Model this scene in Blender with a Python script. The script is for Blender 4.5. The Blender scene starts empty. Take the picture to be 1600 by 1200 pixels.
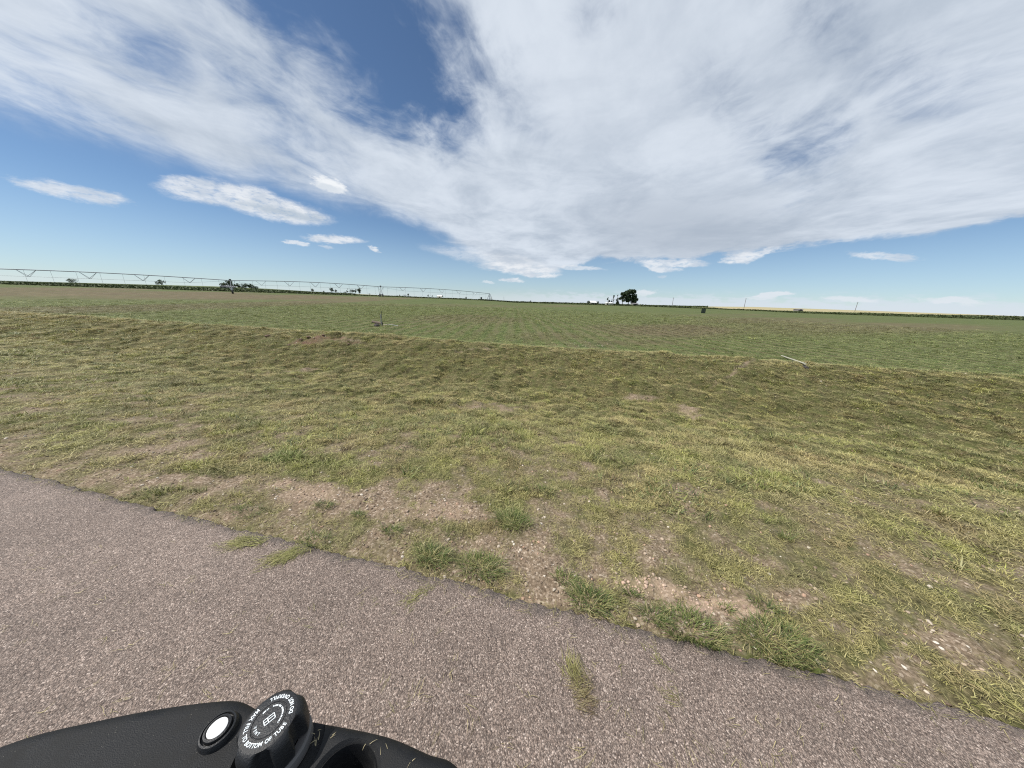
import bpy, bmesh, math, random
import numpy as np
from mathutils import Vector, Matrix
rad = math.radians
C = bpy.context.scene.collection
sc = bpy.context.scene
random.seed(7)
RNG = np.random.default_rng(11)

# ---------------------------------------------------------------- camera
F, H, RHO = 460.0, 1.4, rad(1.85)
PITCH = math.atan(129 * math.cos(RHO) / F)
_f = np.array([0, math.cos(PITCH), -math.sin(PITCH)])
_u = np.array([0, math.sin(PITCH), math.cos(PITCH)])
_r = np.array([1.0, 0, 0])
_R = math.cos(RHO) * _r + math.sin(RHO) * _u
_U = -math.sin(RHO) * _r + math.cos(RHO) * _u
CAM = np.array([0, 0, H])
cam = bpy.data.cameras.new('camera'); co = bpy.data.objects.new('camera', cam); C.objects.link(co)
cam.sensor_width = 36; cam.lens = 36 * F / 1600
cam.clip_start = 0.02; cam.clip_end = 30000
co.matrix_world = Matrix(((_R[0], _U[0], -_f[0], 0), (_R[1], _U[1], -_f[1], 0), (_R[2], _U[2], -_f[2], H), (0, 0, 0, 1)))
sc.camera = co

def ray(x, y):
    d = _f * F + _R * (x - 800) - _U * (y - 600)
    return d / np.linalg.norm(d)

# ---------------------------------------------------------------- light
SUN_EL, SUN_AZ = rad(54), rad(-97)          # azimuth from +Y, clockwise positive
sun = bpy.data.lights.new('sun', 'SUN'); so = bpy.data.objects.new('sun', sun); C.objects.link(so)
sun.energy = 5.0; sun.angle = rad(0.6); sun.color = (1.0, 0.95, 0.87)
sd = Vector((math.sin(SUN_AZ) * math.cos(SUN_EL), math.cos(SUN_AZ) * math.cos(SUN_EL), math.sin(SUN_EL)))
so.rotation_euler = sd.to_track_quat('Z', 'Y').to_euler()
sc.view_settings.view_transform = 'Standard'
try: sc.view_settings.look = 'None'
except Exception: pass
sc.view_settings.exposure = 0.0
sc.view_settings.gamma = 1.0
sc.cycles.use_denoising = False; sc.cycles.pixel_filter_type = 'BLACKMAN_HARRIS'; sc.cycles.filter_width = 1.15; sc.cycles.sample_clamp_indirect = 3.0
sc.cycles.max_bounces = 6; sc.cycles.diffuse_bounces = 3; sc.cycles.transparent_max_bounces = 8

# node helper -----------------------------------------------------
class NT:
    def __init__(s, tree): s.t = tree; s.n = tree.nodes; s.l = tree.links
    def new(s, typ, **kw):
        n = s.n.new(typ)
        for k, v in kw.items(): setattr(n, k, v)
        return n
    def put(s, sock, v):
        if isinstance(v, bpy.types.NodeSocket): s.l.new(v, sock)
        elif v is not None: sock.default_value = v
    def m(s, op, a, b=None, c=None, clamp=False):
        n = s.new('ShaderNodeMath', operation=op, use_clamp=clamp)
        s.put(n.inputs[0], a)
        if b is not None: s.put(n.inputs[1], b)
        if c is not None: s.put(n.inputs[2], c)
        return n.outputs[0]
    def vm(s, op, a, b=None, scale=None):
        n = s.new('ShaderNodeVectorMath', operation=op)
        s.put(n.inputs[0], a)
        if b is not None: s.put(n.inputs[1], b)
        if scale is not None: s.put(n.inputs[3], scale)
        return n.outputs[0]
    def ss(s, v, a, b, lo=0.0, hi=1.0):
        n = s.new('ShaderNodeMapRange', interpolation_type='SMOOTHSTEP')
        s.put(n.inputs[0], v); s.put(n.inputs[1], a); s.put(n.inputs[2], b); s.put(n.inputs[3], lo); s.put(n.inputs[4], hi)
        return n.outputs[0]
    def lin(s, v, a, b, lo=0.0, hi=1.0):
        n = s.new('ShaderNodeMapRange')
        s.put(n.inputs[0], v); s.put(n.inputs[1], a); s.put(n.inputs[2], b); s.put(n.inputs[3], lo); s.put(n.inputs[4], hi)
        return n.outputs[0]
    def noise(s, vec, scale, detail=4, rough=0.55, dist=0.0, lac=2.0, col=False):
        n = s.new('ShaderNodeTexNoise')
        s.put(n.inputs['Vector'], vec)
        s.put(n.inputs['Scale'], scale); s.put(n.inputs['Detail'], detail); s.put(n.inputs['Roughness'], rough)
        s.put(n.inputs['Distortion'], dist); s.put(n.inputs['Lacunarity'], lac)
        return n.outputs[1] if col else n.outputs[0]
    def vor(s, vec, scale, feature='F1', rnd=1.0):
        n = s.new('ShaderNodeTexVoronoi', feature=feature)
        s.put(n.inputs['Vector'], vec); s.put(n.inputs['Scale'], scale); s.put(n.inputs['Randomness'], rnd)
        return n
    def mix(s, f, a, b, blend='MIX'):
        n = s.new('ShaderNodeMix', data_type='RGBA', blend_type=blend)
        s.put(n.inputs[0], f)
        for i, v in ((6, a), (7, b)):
            if isinstance(v, (tuple, list)) and len(v) == 3: v = (*v, 1)
            s.put(n.inputs[i], v)
        return n.outputs[2]
    def ramp(s, f, stops, interp='LINEAR'):
        n = s.new('ShaderNodeValToRGB'); cr = n.color_ramp; cr.interpolation = interp
        while len(cr.elements) < len(stops): cr.elements.new(0.5)
        for e, (p, c) in zip(cr.elements, stops): e.position = p; e.color = (*c, 1) if len(c) == 3 else c
        s.put(n.inputs[0], f)
        return n.outputs[0]
    def attr(s, name, typ='GEOMETRY'):
        n = s.new('ShaderNodeAttribute', attribute_type=typ, attribute_name=name)
        return n

# ---------------------------------------------------------------- sky
def azel(x, y):
    d = ray(x, y)
    return np.array([math.atan2(d[0], d[1]), math.asin(d[2])])

world = bpy.data.worlds.new('World'); sc.world = world; world.use_nodes = True
def build_sky():
    t = NT(world.node_tree); world.node_tree.nodes.clear()
    out = t.new('ShaderNodeOutputWorld'); bg = t.new('ShaderNodeBackground')
    t.l.new(bg.outputs[0], out.inputs[0])
    sky = t.new('ShaderNodeTexSky', sky_type='NISHITA')
    sky.sun_disc = False; sky.sun_elevation = SUN_EL; sky.sun_rotation = SUN_AZ
    sky.altitude = 1500; sky.air_density = 1.0; sky.dust_density = 0.6; sky.ozone_density = 1.6
    S = 0.10
    tc = t.new('ShaderNodeTexCoord'); D = tc.outputs['Generated']
    sep = t.new('ShaderNodeSeparateXYZ'); t.l.new(D, sep.inputs[0])
    X, Y, Z = sep.outputs
    az = t.m('ARCTAN2', X, Y); el = t.m('ARCSINE', Z)
    # cloud plane coordinates
    zz = t.m('ADD', t.m('MAXIMUM', Z, 0.0), 0.07)
    cmb = t.new('ShaderNodeCombineXYZ')
    t.l.new(t.m('DIVIDE', X, zz), cmb.inputs[0]); t.l.new(t.m('DIVIDE', Y, zz), cmb.inputs[1])
    Pl = cmb.outputs[0]
    # streak coordinates: rotate so that x' runs along the wind, squash
    mp = t.new('ShaderNodeMapping'); t.l.new(Pl, mp.inputs[0]); mp.inputs['Rotation'].default_value = (0, 0, rad(8)); mp.inputs['Scale'].default_value = (1.12, 0.82, 1)
    Ps = mp.outputs[0]
    nbig = t.noise(Pl, 1.1, 6, 0.6, 0.4)
    nmid = t.noise(Ps, 1.9, 7, 0.60, 0.8)
    nfin = t.noise(Ps, 7.0, 5, 0.62, 0.8)
    # warped az/el
    wv = t.noise(D, 9.0, 5, 0.6, col=True)
    sw = t.new('ShaderNodeSeparateXYZ'); t.l.new(wv, sw.inputs[0])
    wx = t.m('MULTIPLY', t.m('SUBTRACT', sw.outputs[0], 0.5), 0.10)
    wy = t.m('MULTIPLY', t.m('SUBTRACT', sw.outputs[1], 0.5), 0.055)
    azw = t.m('ADD', az, wx); elw = t.m('ADD', el, wy)
    smp = t.new('ShaderNodeMapping'); t.l.new(D, smp.inputs[0]); smp.inputs['Scale'].default_value = (1, 1, 2.6)
    wv2 = t.noise(smp.outputs[0], 22.0, 7, 0.68, col=True)
    sw2 = t.new('ShaderNodeSeparateXYZ'); t.l.new(wv2, sw2.inputs[0])
    azs = t.m('ADD', az, t.m('MULTIPLY', t.m('SUBTRACT', sw2.outputs[0], 0.5), 0.09))
    els = t.m('ADD', el, t.m('MULTIPLY', t.m('SUBTRACT', sw2.outputs[1], 0.5), 0.026))
    # group for an elliptical patch of sky
    g = bpy.data.node_groups.new('sky_patch', 'ShaderNodeTree')
    for nm in ('az', 'el', 'cx', 'cy', 'm00', 'm01', 'm10', 'm11'):
        g.interface.new_socket(name=nm, in_out='INPUT', socket_type='NodeSocketFloat')
    g.interface.new_socket(name='r', in_out='OUTPUT', socket_type='NodeSocketFloat')
    G = NT(g); gi = G.new('NodeGroupInput'); go = G.new('NodeGroupOutput'); I = gi.outputs
    dx = G.m('SUBTRACT', I[0], I[2]); dy = G.m('SUBTRACT', I[1], I[3])
    u = G.m('ADD', G.m('MULTIPLY', dx, I[4]), G.m('MULTIPLY', dy, I[5]))
    v = G.m('ADD', G.m('MULTIPLY', dx, I[6]), G.m('MULTIPLY', dy, I[7]))
    r = G.m('SQRT', G.m('ADD', G.m('MULTIPLY', u, u), G.m('MULTIPLY', v, v)))
    G.l.new(r, go.inputs[0])
    def patch(cx, cy, rx, ry, rot=0, A=az, E=el):
        c0 = azel(cx, cy); ca, sa = math.cos(rad(rot)), math.sin(rad(rot))
        p1 = azel(cx + rx * ca, cy + rx * sa) - c0; p2 = azel(cx - ry * sa, cy + ry * ca) - c0
        M = np.linalg.inv(np.array([p1, p2]).T)
        n = t.new('ShaderNodeGroup'); n.node_tree = g
        t.put(n.inputs[0], A); t.put(n.inputs[1], E)
        for i, val in enumerate((c0[0], c0[1], M[0, 0], M[0, 1], M[1, 0], M[1, 1])): n.inputs[2 + i].default_value = float(val)
        return n.outputs[0]
    # lower edge of the big sheet as a function of azimuth
    pts = [(-100, 150), (0, 200), (200, 252), (350, 286), (440, 300), (520, 325), (600, 345), (680, 378), (735, 405), (800, 430), (870, 428), (930, 410), (1000, 410), (1100, 404), (1180, 396), (1250, 388), (1400, 375), (1600, 350)]
    ae = [azel(*p) for p in pts]
    fc = t.new('ShaderNodeFloatCurve'); cv = fc.mapping.curves[0]
    A0, A1 = -1.3, 1.3
    t.l.new(t.lin(azw, A0, A1), fc.inputs['Value'])
    xs = [((a - A0) / (A1 - A0), e) for a, e in ae]
    xs = [(0.0, xs[0][1])] + xs + [(1.0, xs[-1][1])]
    xs = [(a, b) for a, b in xs if 0 <= a <= 1]
    while len(cv.points) < len(xs): cv.points.new(0.5, 0.5)
    for p, (a, b) in zip(cv.points, xs): p.location = (a, b)
    fc.mapping.update()
    edge = fc.outputs[0]
    above = t.m('SUBTRACT', elw, edge)
    nb = t.m('SUBTRACT', nmid, 0.5)
    above2 = t.m('ADD', above, t.m('MULTIPLY', nb, 0.05))
    soft_w = t.ss(az, -0.35, 0.2, 0.07, 0.02)
    sheet = t.ss(t.m('DIVIDE', above2, soft_w), -0.15, 1.0)
    # holes
    wv3 = t.noise(Ps, 1.5, 6, 0.62, 0.6, col=True); sw3 = t.new('ShaderNodeSeparateXYZ'); t.l.new(wv3, sw3.inputs[0])
    azh = t.m('ADD', az, t.m('MULTIPLY', t.m('SUBTRACT', sw3.outputs[0], 0.5), 0.26)); elh = t.m('ADD', el, t.m('MULTIPLY', t.m('SUBTRACT', sw3.outputs[1], 0.5), 0.22))
    hole = None
    for (cx, cy, rx, ry, rot, st, so_) in [(480, 0, 210, 85, 22, 1.0, 1.0), (585, 88, 185, 92, 38, 1.10, 1.0), (655, 140, 85, 70, 60, 1.05, 1.0),
                                      (560, 10, 150, 60, 0, 0.95, 1.0), (700, 35, 90, 50, 30, 0.45, 1.0), (400, 110, 110, 60, 40, 0.42, 1.0), (455, 200, 110, 46, 35, 0.30, 1), (760, 100, 60, 60, 60, 0.4, 1),
                                      (775, 130, 60, 50, 60, 0.30, 1.0), (810, 185, 50, 40, 40, 0.22, 1.0), (1190, 165, 110, 50, 30, 0.30, 1.0), (1255, 225, 60, 70, 30, 0.34, 1.0),
                                      (1262, 20, 90, 60, 0, 0.30, 1.0), (930, 10, 35, 60, 20, 0.25, 1), (1110, 130, 70, 40, 20, 0.16, 1), (200, 60, 160, 60, 30, 0.5, 1), (60, 130, 160, 60, 20, 0.4, 1), (1450, 130, 140, 80, 10, 0.32, 1)]:
        h = t.m('MULTIPLY', t.ss(patch(cx, cy, rx, ry, rot, azh, elh), 0.15, 1.6, 1.0, 0.0), st)
        hole = h if hole is None else t.m('MAXIMUM', hole, h)
    veil = t.m('ADD', t.m('MULTIPLY', nb, 1.1), t.m('MULTIPLY', t.m('SUBTRACT', nfin, 0.5), 0.55))
    hv = t.m('MULTIPLY', hole, t.m('ADD', 1.0, t.m('MULTIPLY', veil, -0.9)))
    mid_ = t.m('MULTIPLY', t.m('MULTIPLY', hole, t.m('SUBTRACT', 1.0, t.m('MINIMUM', hole, 1.0))), 4.0)
    dens = t.m('ADD', t.m('SUBTRACT', 0.97, hv), t.m('MULTIPLY', t.m('MULTIPLY', veil, mid_), 0.75))
    tex_amt = t.ss(el, 0.25, 0.75, 0.15, 0.45)
    dens = t.m('ADD', dens, t.m('MULTIPLY', t.m('MINIMUM', veil, 0.1), tex_amt))
    dens = t.m('MULTIPLY', dens, sheet, clamp=True)
    cov = t.m('MULTIPLY', t.ss(dens, -0.02, 1.02), 0.96)
    # separate clouds (cx,cy,rx,ry,rot,opacity, hard)
    def add_clouds(lst, A, E, base):
        for (cx, cy, rx, ry, rot, op) in lst:
            b = t.m('MULTIPLY', t.ss(patch(cx, cy, rx, ry, rot, A, E), 0.55, 1.12, 1.0, 0.0), op)
            base = b if base is None else t.m('MAXIMUM', base, b)
        return base
    small = add_clouds([(385, 305, 70, 17, 12, 0.9), (430, 326, 98, 20, 12, 0.97), (330, 300, 80, 22, 8, 0.85),
                        (516, 289, 29, 11, 16, 1.0), (505, 282, 14, 8, 10, 0.9), (522, 374, 46, 7.5, 3, 0.9), (463, 379, 20, 3.6, 6, 0.75), (506, 385, 14, 3, 5, .4),
                        (585, 389, 13, 4, 18, 0.85), (770, 405, 110, 12, 8, 0.45), (810, 419, 70, 10, 4, 0.92), (840, 428, 36, 6, 4, 0.92), (800, 437, 19, 4, 2, 0.8), (765, 442, 14, 2.6, 0, 0.5), (905, 418, 40, 4, 3, 0.6),
                        (1050, 411, 62, 7, 0, 0.85), (1030, 418, 36, 6, 6, 0.8), (1160, 403, 34, 9, -8, 0.9), (1195, 393, 30, 5, -12, 0.8), (1033, 432, 9, 2, 0, 0.4),
                        (120, 300, 90, 14, 10, 0.8), (1380, 400, 60, 8, 4, 0.7)], azs, els, None)
    low = add_clouds([(1010, 457, 17, 4.2, 2, 0.75), (998, 460, 12, 4, 2, 0.6), (1205, 461, 34, 4.0, -6, 0.75), (1190, 466, 30, 3, -2, 0.55), (1222, 458, 14, 4, -8, 0.8), (1330, 468, 50, 6, 3, 0.7), (1480, 470, 60, 7, 3, 0.7)], azs, els, None)
    lmap = t.new('ShaderNodeCombineXYZ')
    t.l.new(t.m('MULTIPLY', az, 1.0), lmap.inputs[0]); t.l.new(t.m('MULTIPLY', el, 3.2), lmap.inputs[1])
    ln = t.noise(lmap.outputs[0], 26, 5, 0.6)
    band = t.m('MULTIPLY', t.ss(el, 0.052, 0.018), t.ss(az, -0.15, 0.25))
    lowband = t.m('MULTIPLY', t.ss(t.m('ADD', ln, t.m('MULTIPLY', t.ss(el, 0.045, 0.0), 0.25)), 0.50, 0.68), t.m('MULTIPLY', band, 0.6))
    # colours
    skyc = t.vm('SCALE', sky.outputs[0], scale=S)
    skyc = t.mix(1.0, skyc, SKY_TINT, 'MULTIPLY')
    hz = t.m('MULTIPLY', t.ss(el, 0.22, 0.0), 0.34)
    skyc = t.mix(hz, skyc, (0.60, 0.72, 0.84))
    hz2 = t.m('MULTIPLY', t.ss(el, 0.035, -0.005), 0.45)
    skyc = t.mix(hz2, skyc, (0.72, 0.80, 0.88))
    shade = t.ss(t.m('ADD', t.m('MULTIPLY', nbig, 0.6), t.m('ADD', t.m('MULTIPLY', nmid, 0.32), t.m('MULTIPLY', nfin, 0.08))), 0.34, 0.62)
    cw = t.mix(shade, (0.48, 0.55, 0.645), (0.72, 0.785, 0.87))
    # brighter towards the top right
    br = t.ss(patch(930, 70, 330, 170, 10), 0.1, 1.5, 1.0, 0.0)
    cw = t.mix(t.m('MULTIPLY', br, 0.45), cw, (0.76, 0.82, 0.90))
    gr = t.ss(patch(1060, 360, 240, 70, 0), 0.2, 1.3, 1.0, 0.0)
    cw = t.mix(t.m('MULTIPLY', gr, 0.65), cw, (0.43, 0.49, 0.575))
    col = t.mix(lowband, skyc, (0.70, 0.76, 0.86))
    col = t.mix(low, col, (0.78, 0.82, 0.88))
    col = t.mix(cov, col, cw)
    small = t.m('MULTIPLY', small, t.ss(t.noise(smp.outputs[0], 60, 6, 0.65), 0.25, 0.55, 0.45, 1.0))
    ssd = t.ss(t.noise(lmap.outputs[0], 14, 4, 0.6), 0.38, 0.58)
    swht = t.mix(ssd, (0.64, 0.70, 0.78), (0.84, 0.87, 0.91))
    sunder = patch(440, 331, 80, 9, 11, azs, els)
    swht = t.mix(t.ss(sunder, 0.3, 1.2, 0.75, 0.0), swht, (0.44, 0.53, 0.63))
    col = t.mix(small, col, swht)
    puff = t.m('MULTIPLY', t.ss(patch(516, 288, 30, 12, 18, azs, els), 0.5, 1.1, 1.0, 0.0), 0.92)
    pcol = t.mix(t.ss(patch(514, 293, 22, 5, 16, azs, els), 0.4, 1.3, 0.7, 0.0), (0.90, 0.93, 0.96), (0.62, 0.69, 0.77))
    col = t.mix(puff, col, pcol)
    # below the horizon: plain ground tone
    col = t.mix(t.ss(el, -0.02, -0.05), col, (0.12, 0.12, 0.08))
    t.l.new(col, bg.inputs[0]); bg.inputs[1].default_value = 1.0
SKY_TINT = (0.80, 0.92, 1.00)
build_sky()

# ---------------------------------------------------------------- numpy noise and terrain
def _hash(ix, iy, seed):
    h = (ix.astype(np.int64) * 374761393 + iy.astype(np.int64) * 668265263 + seed * 1442695041) & 0x7fffffff
    h = ((h ^ (h >> 13)) * 1274126177) & 0x7fffffff
    return ((h ^ (h >> 16)) & 0xffff) / 65535.0
def vnoise(x, y, seed=0):
    x = np.asarray(x, float); y = np.asarray(y, float)
    ix = np.floor(x); iy = np.floor(y); fx = x - ix; fy = y - iy
    fx = fx * fx * (3 - 2 * fx); fy = fy * fy * (3 - 2 * fy)
    a = _hash(ix, iy, seed); b = _hash(ix + 1, iy, seed); c = _hash(ix, iy + 1, seed); d = _hash(ix + 1, iy + 1, seed)
    return (a * (1 - fx) + b * fx) * (1 - fy) + (c * (1 - fx) + d * fx) * fy
def fbm(x, y, scale, octv=4, seed=0, g=0.5):
    s = 0; a = 1; t = 0
    for o in range(octv):
        s = s + a * vnoise(x * scale * 2 ** o + 17.3 * o, y * scale * 2 ** o - 9.1 * o, seed + o); t += a; a *= g
    return s / t
def sstep(a, b, x):
    t = np.clip((np.asarray(x, float) - a) / (b - a), 0, 1); return t * t * (3 - 2 * t)

RN = np.array([0.2213, 0.9752])             # normal of the road edge, pointing into the field
def road_s(x, y): return (np.asarray(x) * RN[0] + (np.asarray(y) - 1.125) * RN[1])
_EX = [0, 350, 430, 500, 560, 600, 700, 765, 800, 900, 1000, 1050, 1100, 1160, 1200, 1250, 1600]
_E3 = [6, 8, 7, 5, 3.8, 3, 2, 0.0, -0.7, 0, 0.5, 1, 2.2, 3.5, 3.4, 3.5, 2.5]
_E1 = [1.0, 1.0, 1.1, 1.2, 1.3, 1.3, 0.6, 0, -1.5, -1.2, -1.0, -1.3, -1.5, -2.2, -3.0, -3.6, -3.6]
_EA = np.array([(x - 800) / F for x in _EX])   # tangent of the bearing
def z_at(e, yd): return H + e * yd / F
def terrain(x, y, micro=True):
    x = np.asarray(x, float); y = np.asarray(y, float)
    s = road_s(x, y)
    z = np.interp(s, [-60, -4.2, -3.9, -0.35, -0.12, 0.0, 0.10, 0.6, 1.6, 3.0, 4.3, 5.3, 6.6, 7.5, 8.05, 8.35, 9.3, 14], [-0.3, -0.1, -0.07, -0.07, -0.07, -0.035, -0.012, -0.05, -0.13, -0.33, -0.54, -0.56, -0.26, -0.01, 0.06, 0.045, -0.09, -0.08])
    d = np.hypot(x, y)
    yd = np.where(y > 0.15 * d, y, 0.15 * d) * 1.0
    ta = np.clip(np.where(y > 1e-6, x / np.maximum(y, 1e-6), np.sign(x) * 9), -2.2, 2.2)
    e1 = np.interp(ta, _EA, _E1); e3 = np.interp(ta, _EA, _E3)
    z1 = z_at(e1, 150.0); z3 = z_at(e3, 900.0)
    far = np.where(yd < 150, z1 * sstep(8, 160, yd) / sstep(8, 160, 150.0), 0)
    t2 = np.clip((yd - 150) / 750.0, 0, 1)
    far = np.where(yd >= 150, z1 + (z3 - z1) * t2 ** 0.9, far)
    back = sstep(0.02, 0.25, np.where(d > 0, y / np.maximum(d, 1e-6), 1))
    z = z + far * np.where(y > 0, back, 0)
    # lumpy bank and crest
    w = sstep(1.2, 3.5, s) * (1 - 0.65 * sstep(8.2, 9.2, s))
    nf = np.exp(-np.maximum(d - 25, 0) / 60)
    z = z + w * ((fbm(x, y, 0.55, 3, 5) - 0.5) * 0.11 + (fbm(x, y, 1.9, 3, 9) - 0.5) * 0.07) * nf
    wb = sstep(1.8, 3.6, s) * sstep(8.6, 7.6, s) * nf
    z = z + wb * ((fbm(x, y, 3.4, 3, 45) - 0.5) * 0.24 + (fbm(x, y, 9.5, 2, 46) - 0.5) * 0.09 * np.exp(-d / 14))
    # scraped hump on the crest
    hx, hy = SCRAPE
    q = np.exp(-(((x - hx) / 1.3) ** 2 + ((y - hy) / 0.55) ** 2))
    z = z + (0.10 + 0.10 * (fbm(x, y, 4, 3, 47) - 0.5)) * q
    if micro:
        w2 = sstep(0.0, 0.25, s) * np.exp(-d / 25)
        z = z + w2 * ((fbm(x, y, 8, 3, 21) - 0.5) * 0.045 + (fbm(x, y, 28, 2, 33) - 0.5) * 0.012)
    return z
SCRAPE = (-6.0, 10.25)
def hit(px, py, lift=0.0):
    d = ray(px, py); ts = np.concatenate([np.linspace(0.6, 40, 4000), np.geomspace(40, 4000, 6000)])
    P = CAM[None] + d[None] * ts[:, None]
    h = terrain(P[:, 0], P[:, 1], False) + lift
    i = np.nonzero(P[:, 2] < h)[0]
    return P[i[0]] if len(i) else P[-1]
def spot(px, dist):
    """a ground point on the bearing of photo column px, at forward depth dist"""
    d = ray(px, 471 + (px - 800) * math.tan(RHO)); k = dist / d[1]
    x, y = d[0] * k, dist
    return x, y, float(terrain(x, y, False))

# ---------------------------------------------------------------- helpers
def tag(o, label=None, cat=None, group=None, kind=None):
    if label: o['label'] = label
    if cat: o['category'] = cat
    if group: o['group'] = group
    if kind: o['kind'] = kind
    return o
def empty(name, loc, rz=0):
    o = bpy.data.objects.new(name, None); C.objects.link(o); o.location = loc; o.rotation_euler.z = rz
    o.empty_display_size = 0.1
    return o
def mesh_obj(name, V, Fc, mat=None, parent=None, smooth=False, link=True):
    me = bpy.data.meshes.new(name)
    V = np.asarray(V, dtype=np.float32)
    me.from_pydata(V.tolist() if len(V) < 5000 else V, [], Fc if isinstance(Fc, list) else Fc.tolist())
    me.update()
    o = bpy.data.objects.new(name, me)
    if mat: me.materials.append(mat)
    if smooth: me.polygons.foreach_set('use_smooth', [True] * len(me.polygons))
    if link: C.objects.link(o)
    if parent: o.parent = parent
    return o
def quad_mesh(name, V, Q, mat=None, parent=None, smooth=False, link=True):
    """fast numpy mesh of quads or tris"""
    V = np.ascontiguousarray(V, dtype=np.float32); Q = np.ascontiguousarray(Q, dtype=np.int32)
    n = Q.shape[1]
    me = bpy.data.meshes.new(name)
    me.vertices.add(len(V)); me.vertices.foreach_set('co', V.ravel())
    me.loops.add(Q.size); me.loops.foreach_set('vertex_index', Q.ravel())
    me.polygons.add(len(Q)); me.polygons.foreach_set('loop_start', np.arange(0, Q.size, n, dtype=np.int32))
    me.update(calc_edges=True); me.validate()
    if smooth: me.polygons.foreach_set('use_smooth', np.ones(len(Q), dtype=bool))
    if mat: me.materials.append(mat)
    o = bpy.data.objects.new(name, me)
    if link: C.objects.link(o)
    if parent: o.parent = parent
    return o
def set_attr(o, name, arr, typ='FLOAT', dom='POINT'):
    a = o.data.attributes.new(name, typ, dom)
    key = {'FLOAT': 'value', 'INT': 'value', 'FLOAT_VECTOR': 'vector', 'FLOAT_COLOR': 'color'}[typ]
    a.data.foreach_set(key, np.ascontiguousarray(arr, dtype=np.int32 if typ == 'INT' else np.float32).ravel())
class MB:
    def __init__(s): s.bm = bmesh.new()
    def box(s, c, size, M=None):
        r = bmesh.ops.create_cube(s.bm, size=1)
        m = Matrix.Translation(c) @ (M or Matrix()) @ Matrix.Diagonal((*size, 1))
        bmesh.ops.transform(s.bm, matrix=m, verts=r['verts']); return s
    def rod(s, a, b, r1, r2=None, n=8):
        a, b = Vector(a), Vector(b); d = b - a
        r = bmesh.ops.create_cone(s.bm, cap_ends=True, segments=n, radius1=r1, radius2=r2 if r2 is not None else r1, depth=d.length)
        m = Matrix.Translation((a + b) / 2) @ d.to_track_quat('Z', 'Y').to_matrix().to_4x4()
        bmesh.ops.transform(s.bm, matrix=m, verts=r['verts']); return s
    def tube(s, pts, rr, n=8):
        for i in range(len(pts) - 1):
            s.rod(pts[i], pts[i + 1], rr if not hasattr(rr, '__len__') else rr[i], None if not hasattr(rr, '__len__') else rr[i + 1], n)
        return s
    def lathe(s, prof, n=48, rf=None):
        rings = []
        for (r, z) in prof:
            ring = []
            for i in range(n):
                a = 2 * math.pi * i / n; k = rf(a, z, r) if rf else 1
                ring.append(s.bm.verts.new((r * k * math.cos(a), r * k * math.sin(a), z)))
            rings.append(ring)
        for A, B in zip(rings, rings[1:]):
            for i in range(n): s.bm.faces.new((A[i], A[(i + 1) % n], B[(i + 1) % n], B[i]))
        s.bm.faces.new(rings[0][::-1]); s.bm.faces.new(rings[-1]); return s
    def prism(s, poly, z0, z1):
        a = [s.bm.verts.new((x, y, z0)) for x, y in poly]; b = [s.bm.verts.new((x, y, z1)) for x, y in poly]; n = len(poly)
        s.bm.faces.new(a[::-1]); s.bm.faces.new(b)
        for i in range(n): s.bm.faces.new((a[i], a[(i + 1) % n], b[(i + 1) % n], b[i]))
        return s
    def build(s, name, mat, parent=None, smooth=False, loc=None):
        bmesh.ops.recalc_face_normals(s.bm, faces=s.bm.faces)
        me = bpy.data.meshes.new(name); s.bm.to_mesh(me); s.bm.free()
        if mat: me.materials.append(mat)
        if smooth:
            for p in me.polygons: p.use_smooth = True
            try: me.set_sharp_from_angle(angle=rad(38))
            except Exception: pass
        o = bpy.data.objects.new(name, me); C.objects.link(o)
        if parent: o.parent = parent
        if loc is not None: o.location = tuple(loc)
        return o

# ---------------------------------------------------------------- materials
def mat_new(name):
    m = bpy.data.materials.new(name); m.use_nodes = True
    t = NT(m.node_tree); b = m.node_tree.nodes['Principled BSDF']
    return m, t, b
def bump(t, b, h, strength, dist):
    n = t.new('ShaderNodeBump'); n.inputs['Strength'].default_value = strength; n.inputs['Distance'].default_value = dist
    t.l.new(h, n.inputs['Height']); t.l.new(n.outputs[0], b.inputs['Normal'])
def simple(name, col, rough=0.6, metal=0.0, var=0.15, scale=8.0, spec=0.5, bmp=0.0):
    m, t, b = mat_new(name)
    tc = t.new('ShaderNodeTexCoord')
    n = t.noise(tc.outputs['Object'], scale, 5, 0.6)
    f = t.lin(n, 0.3, 0.7, 1 - var, 1 + var)
    c = t.vm('SCALE', (*col,), scale=f)
    t.l.new(c, b.inputs['Base Color']); b.inputs['Roughness'].default_value = rough; b.inputs['Metallic'].default_value = metal
    b.inputs['Specular IOR Level'].default_value = spec
    if bmp: bump(t, b, t.noise(tc.outputs['Object'], scale * 6, 4, 0.6), bmp, 0.01)
    return m
def geo_pos(t): return t.new('ShaderNodeNewGeometry').outputs['Position']

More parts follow.
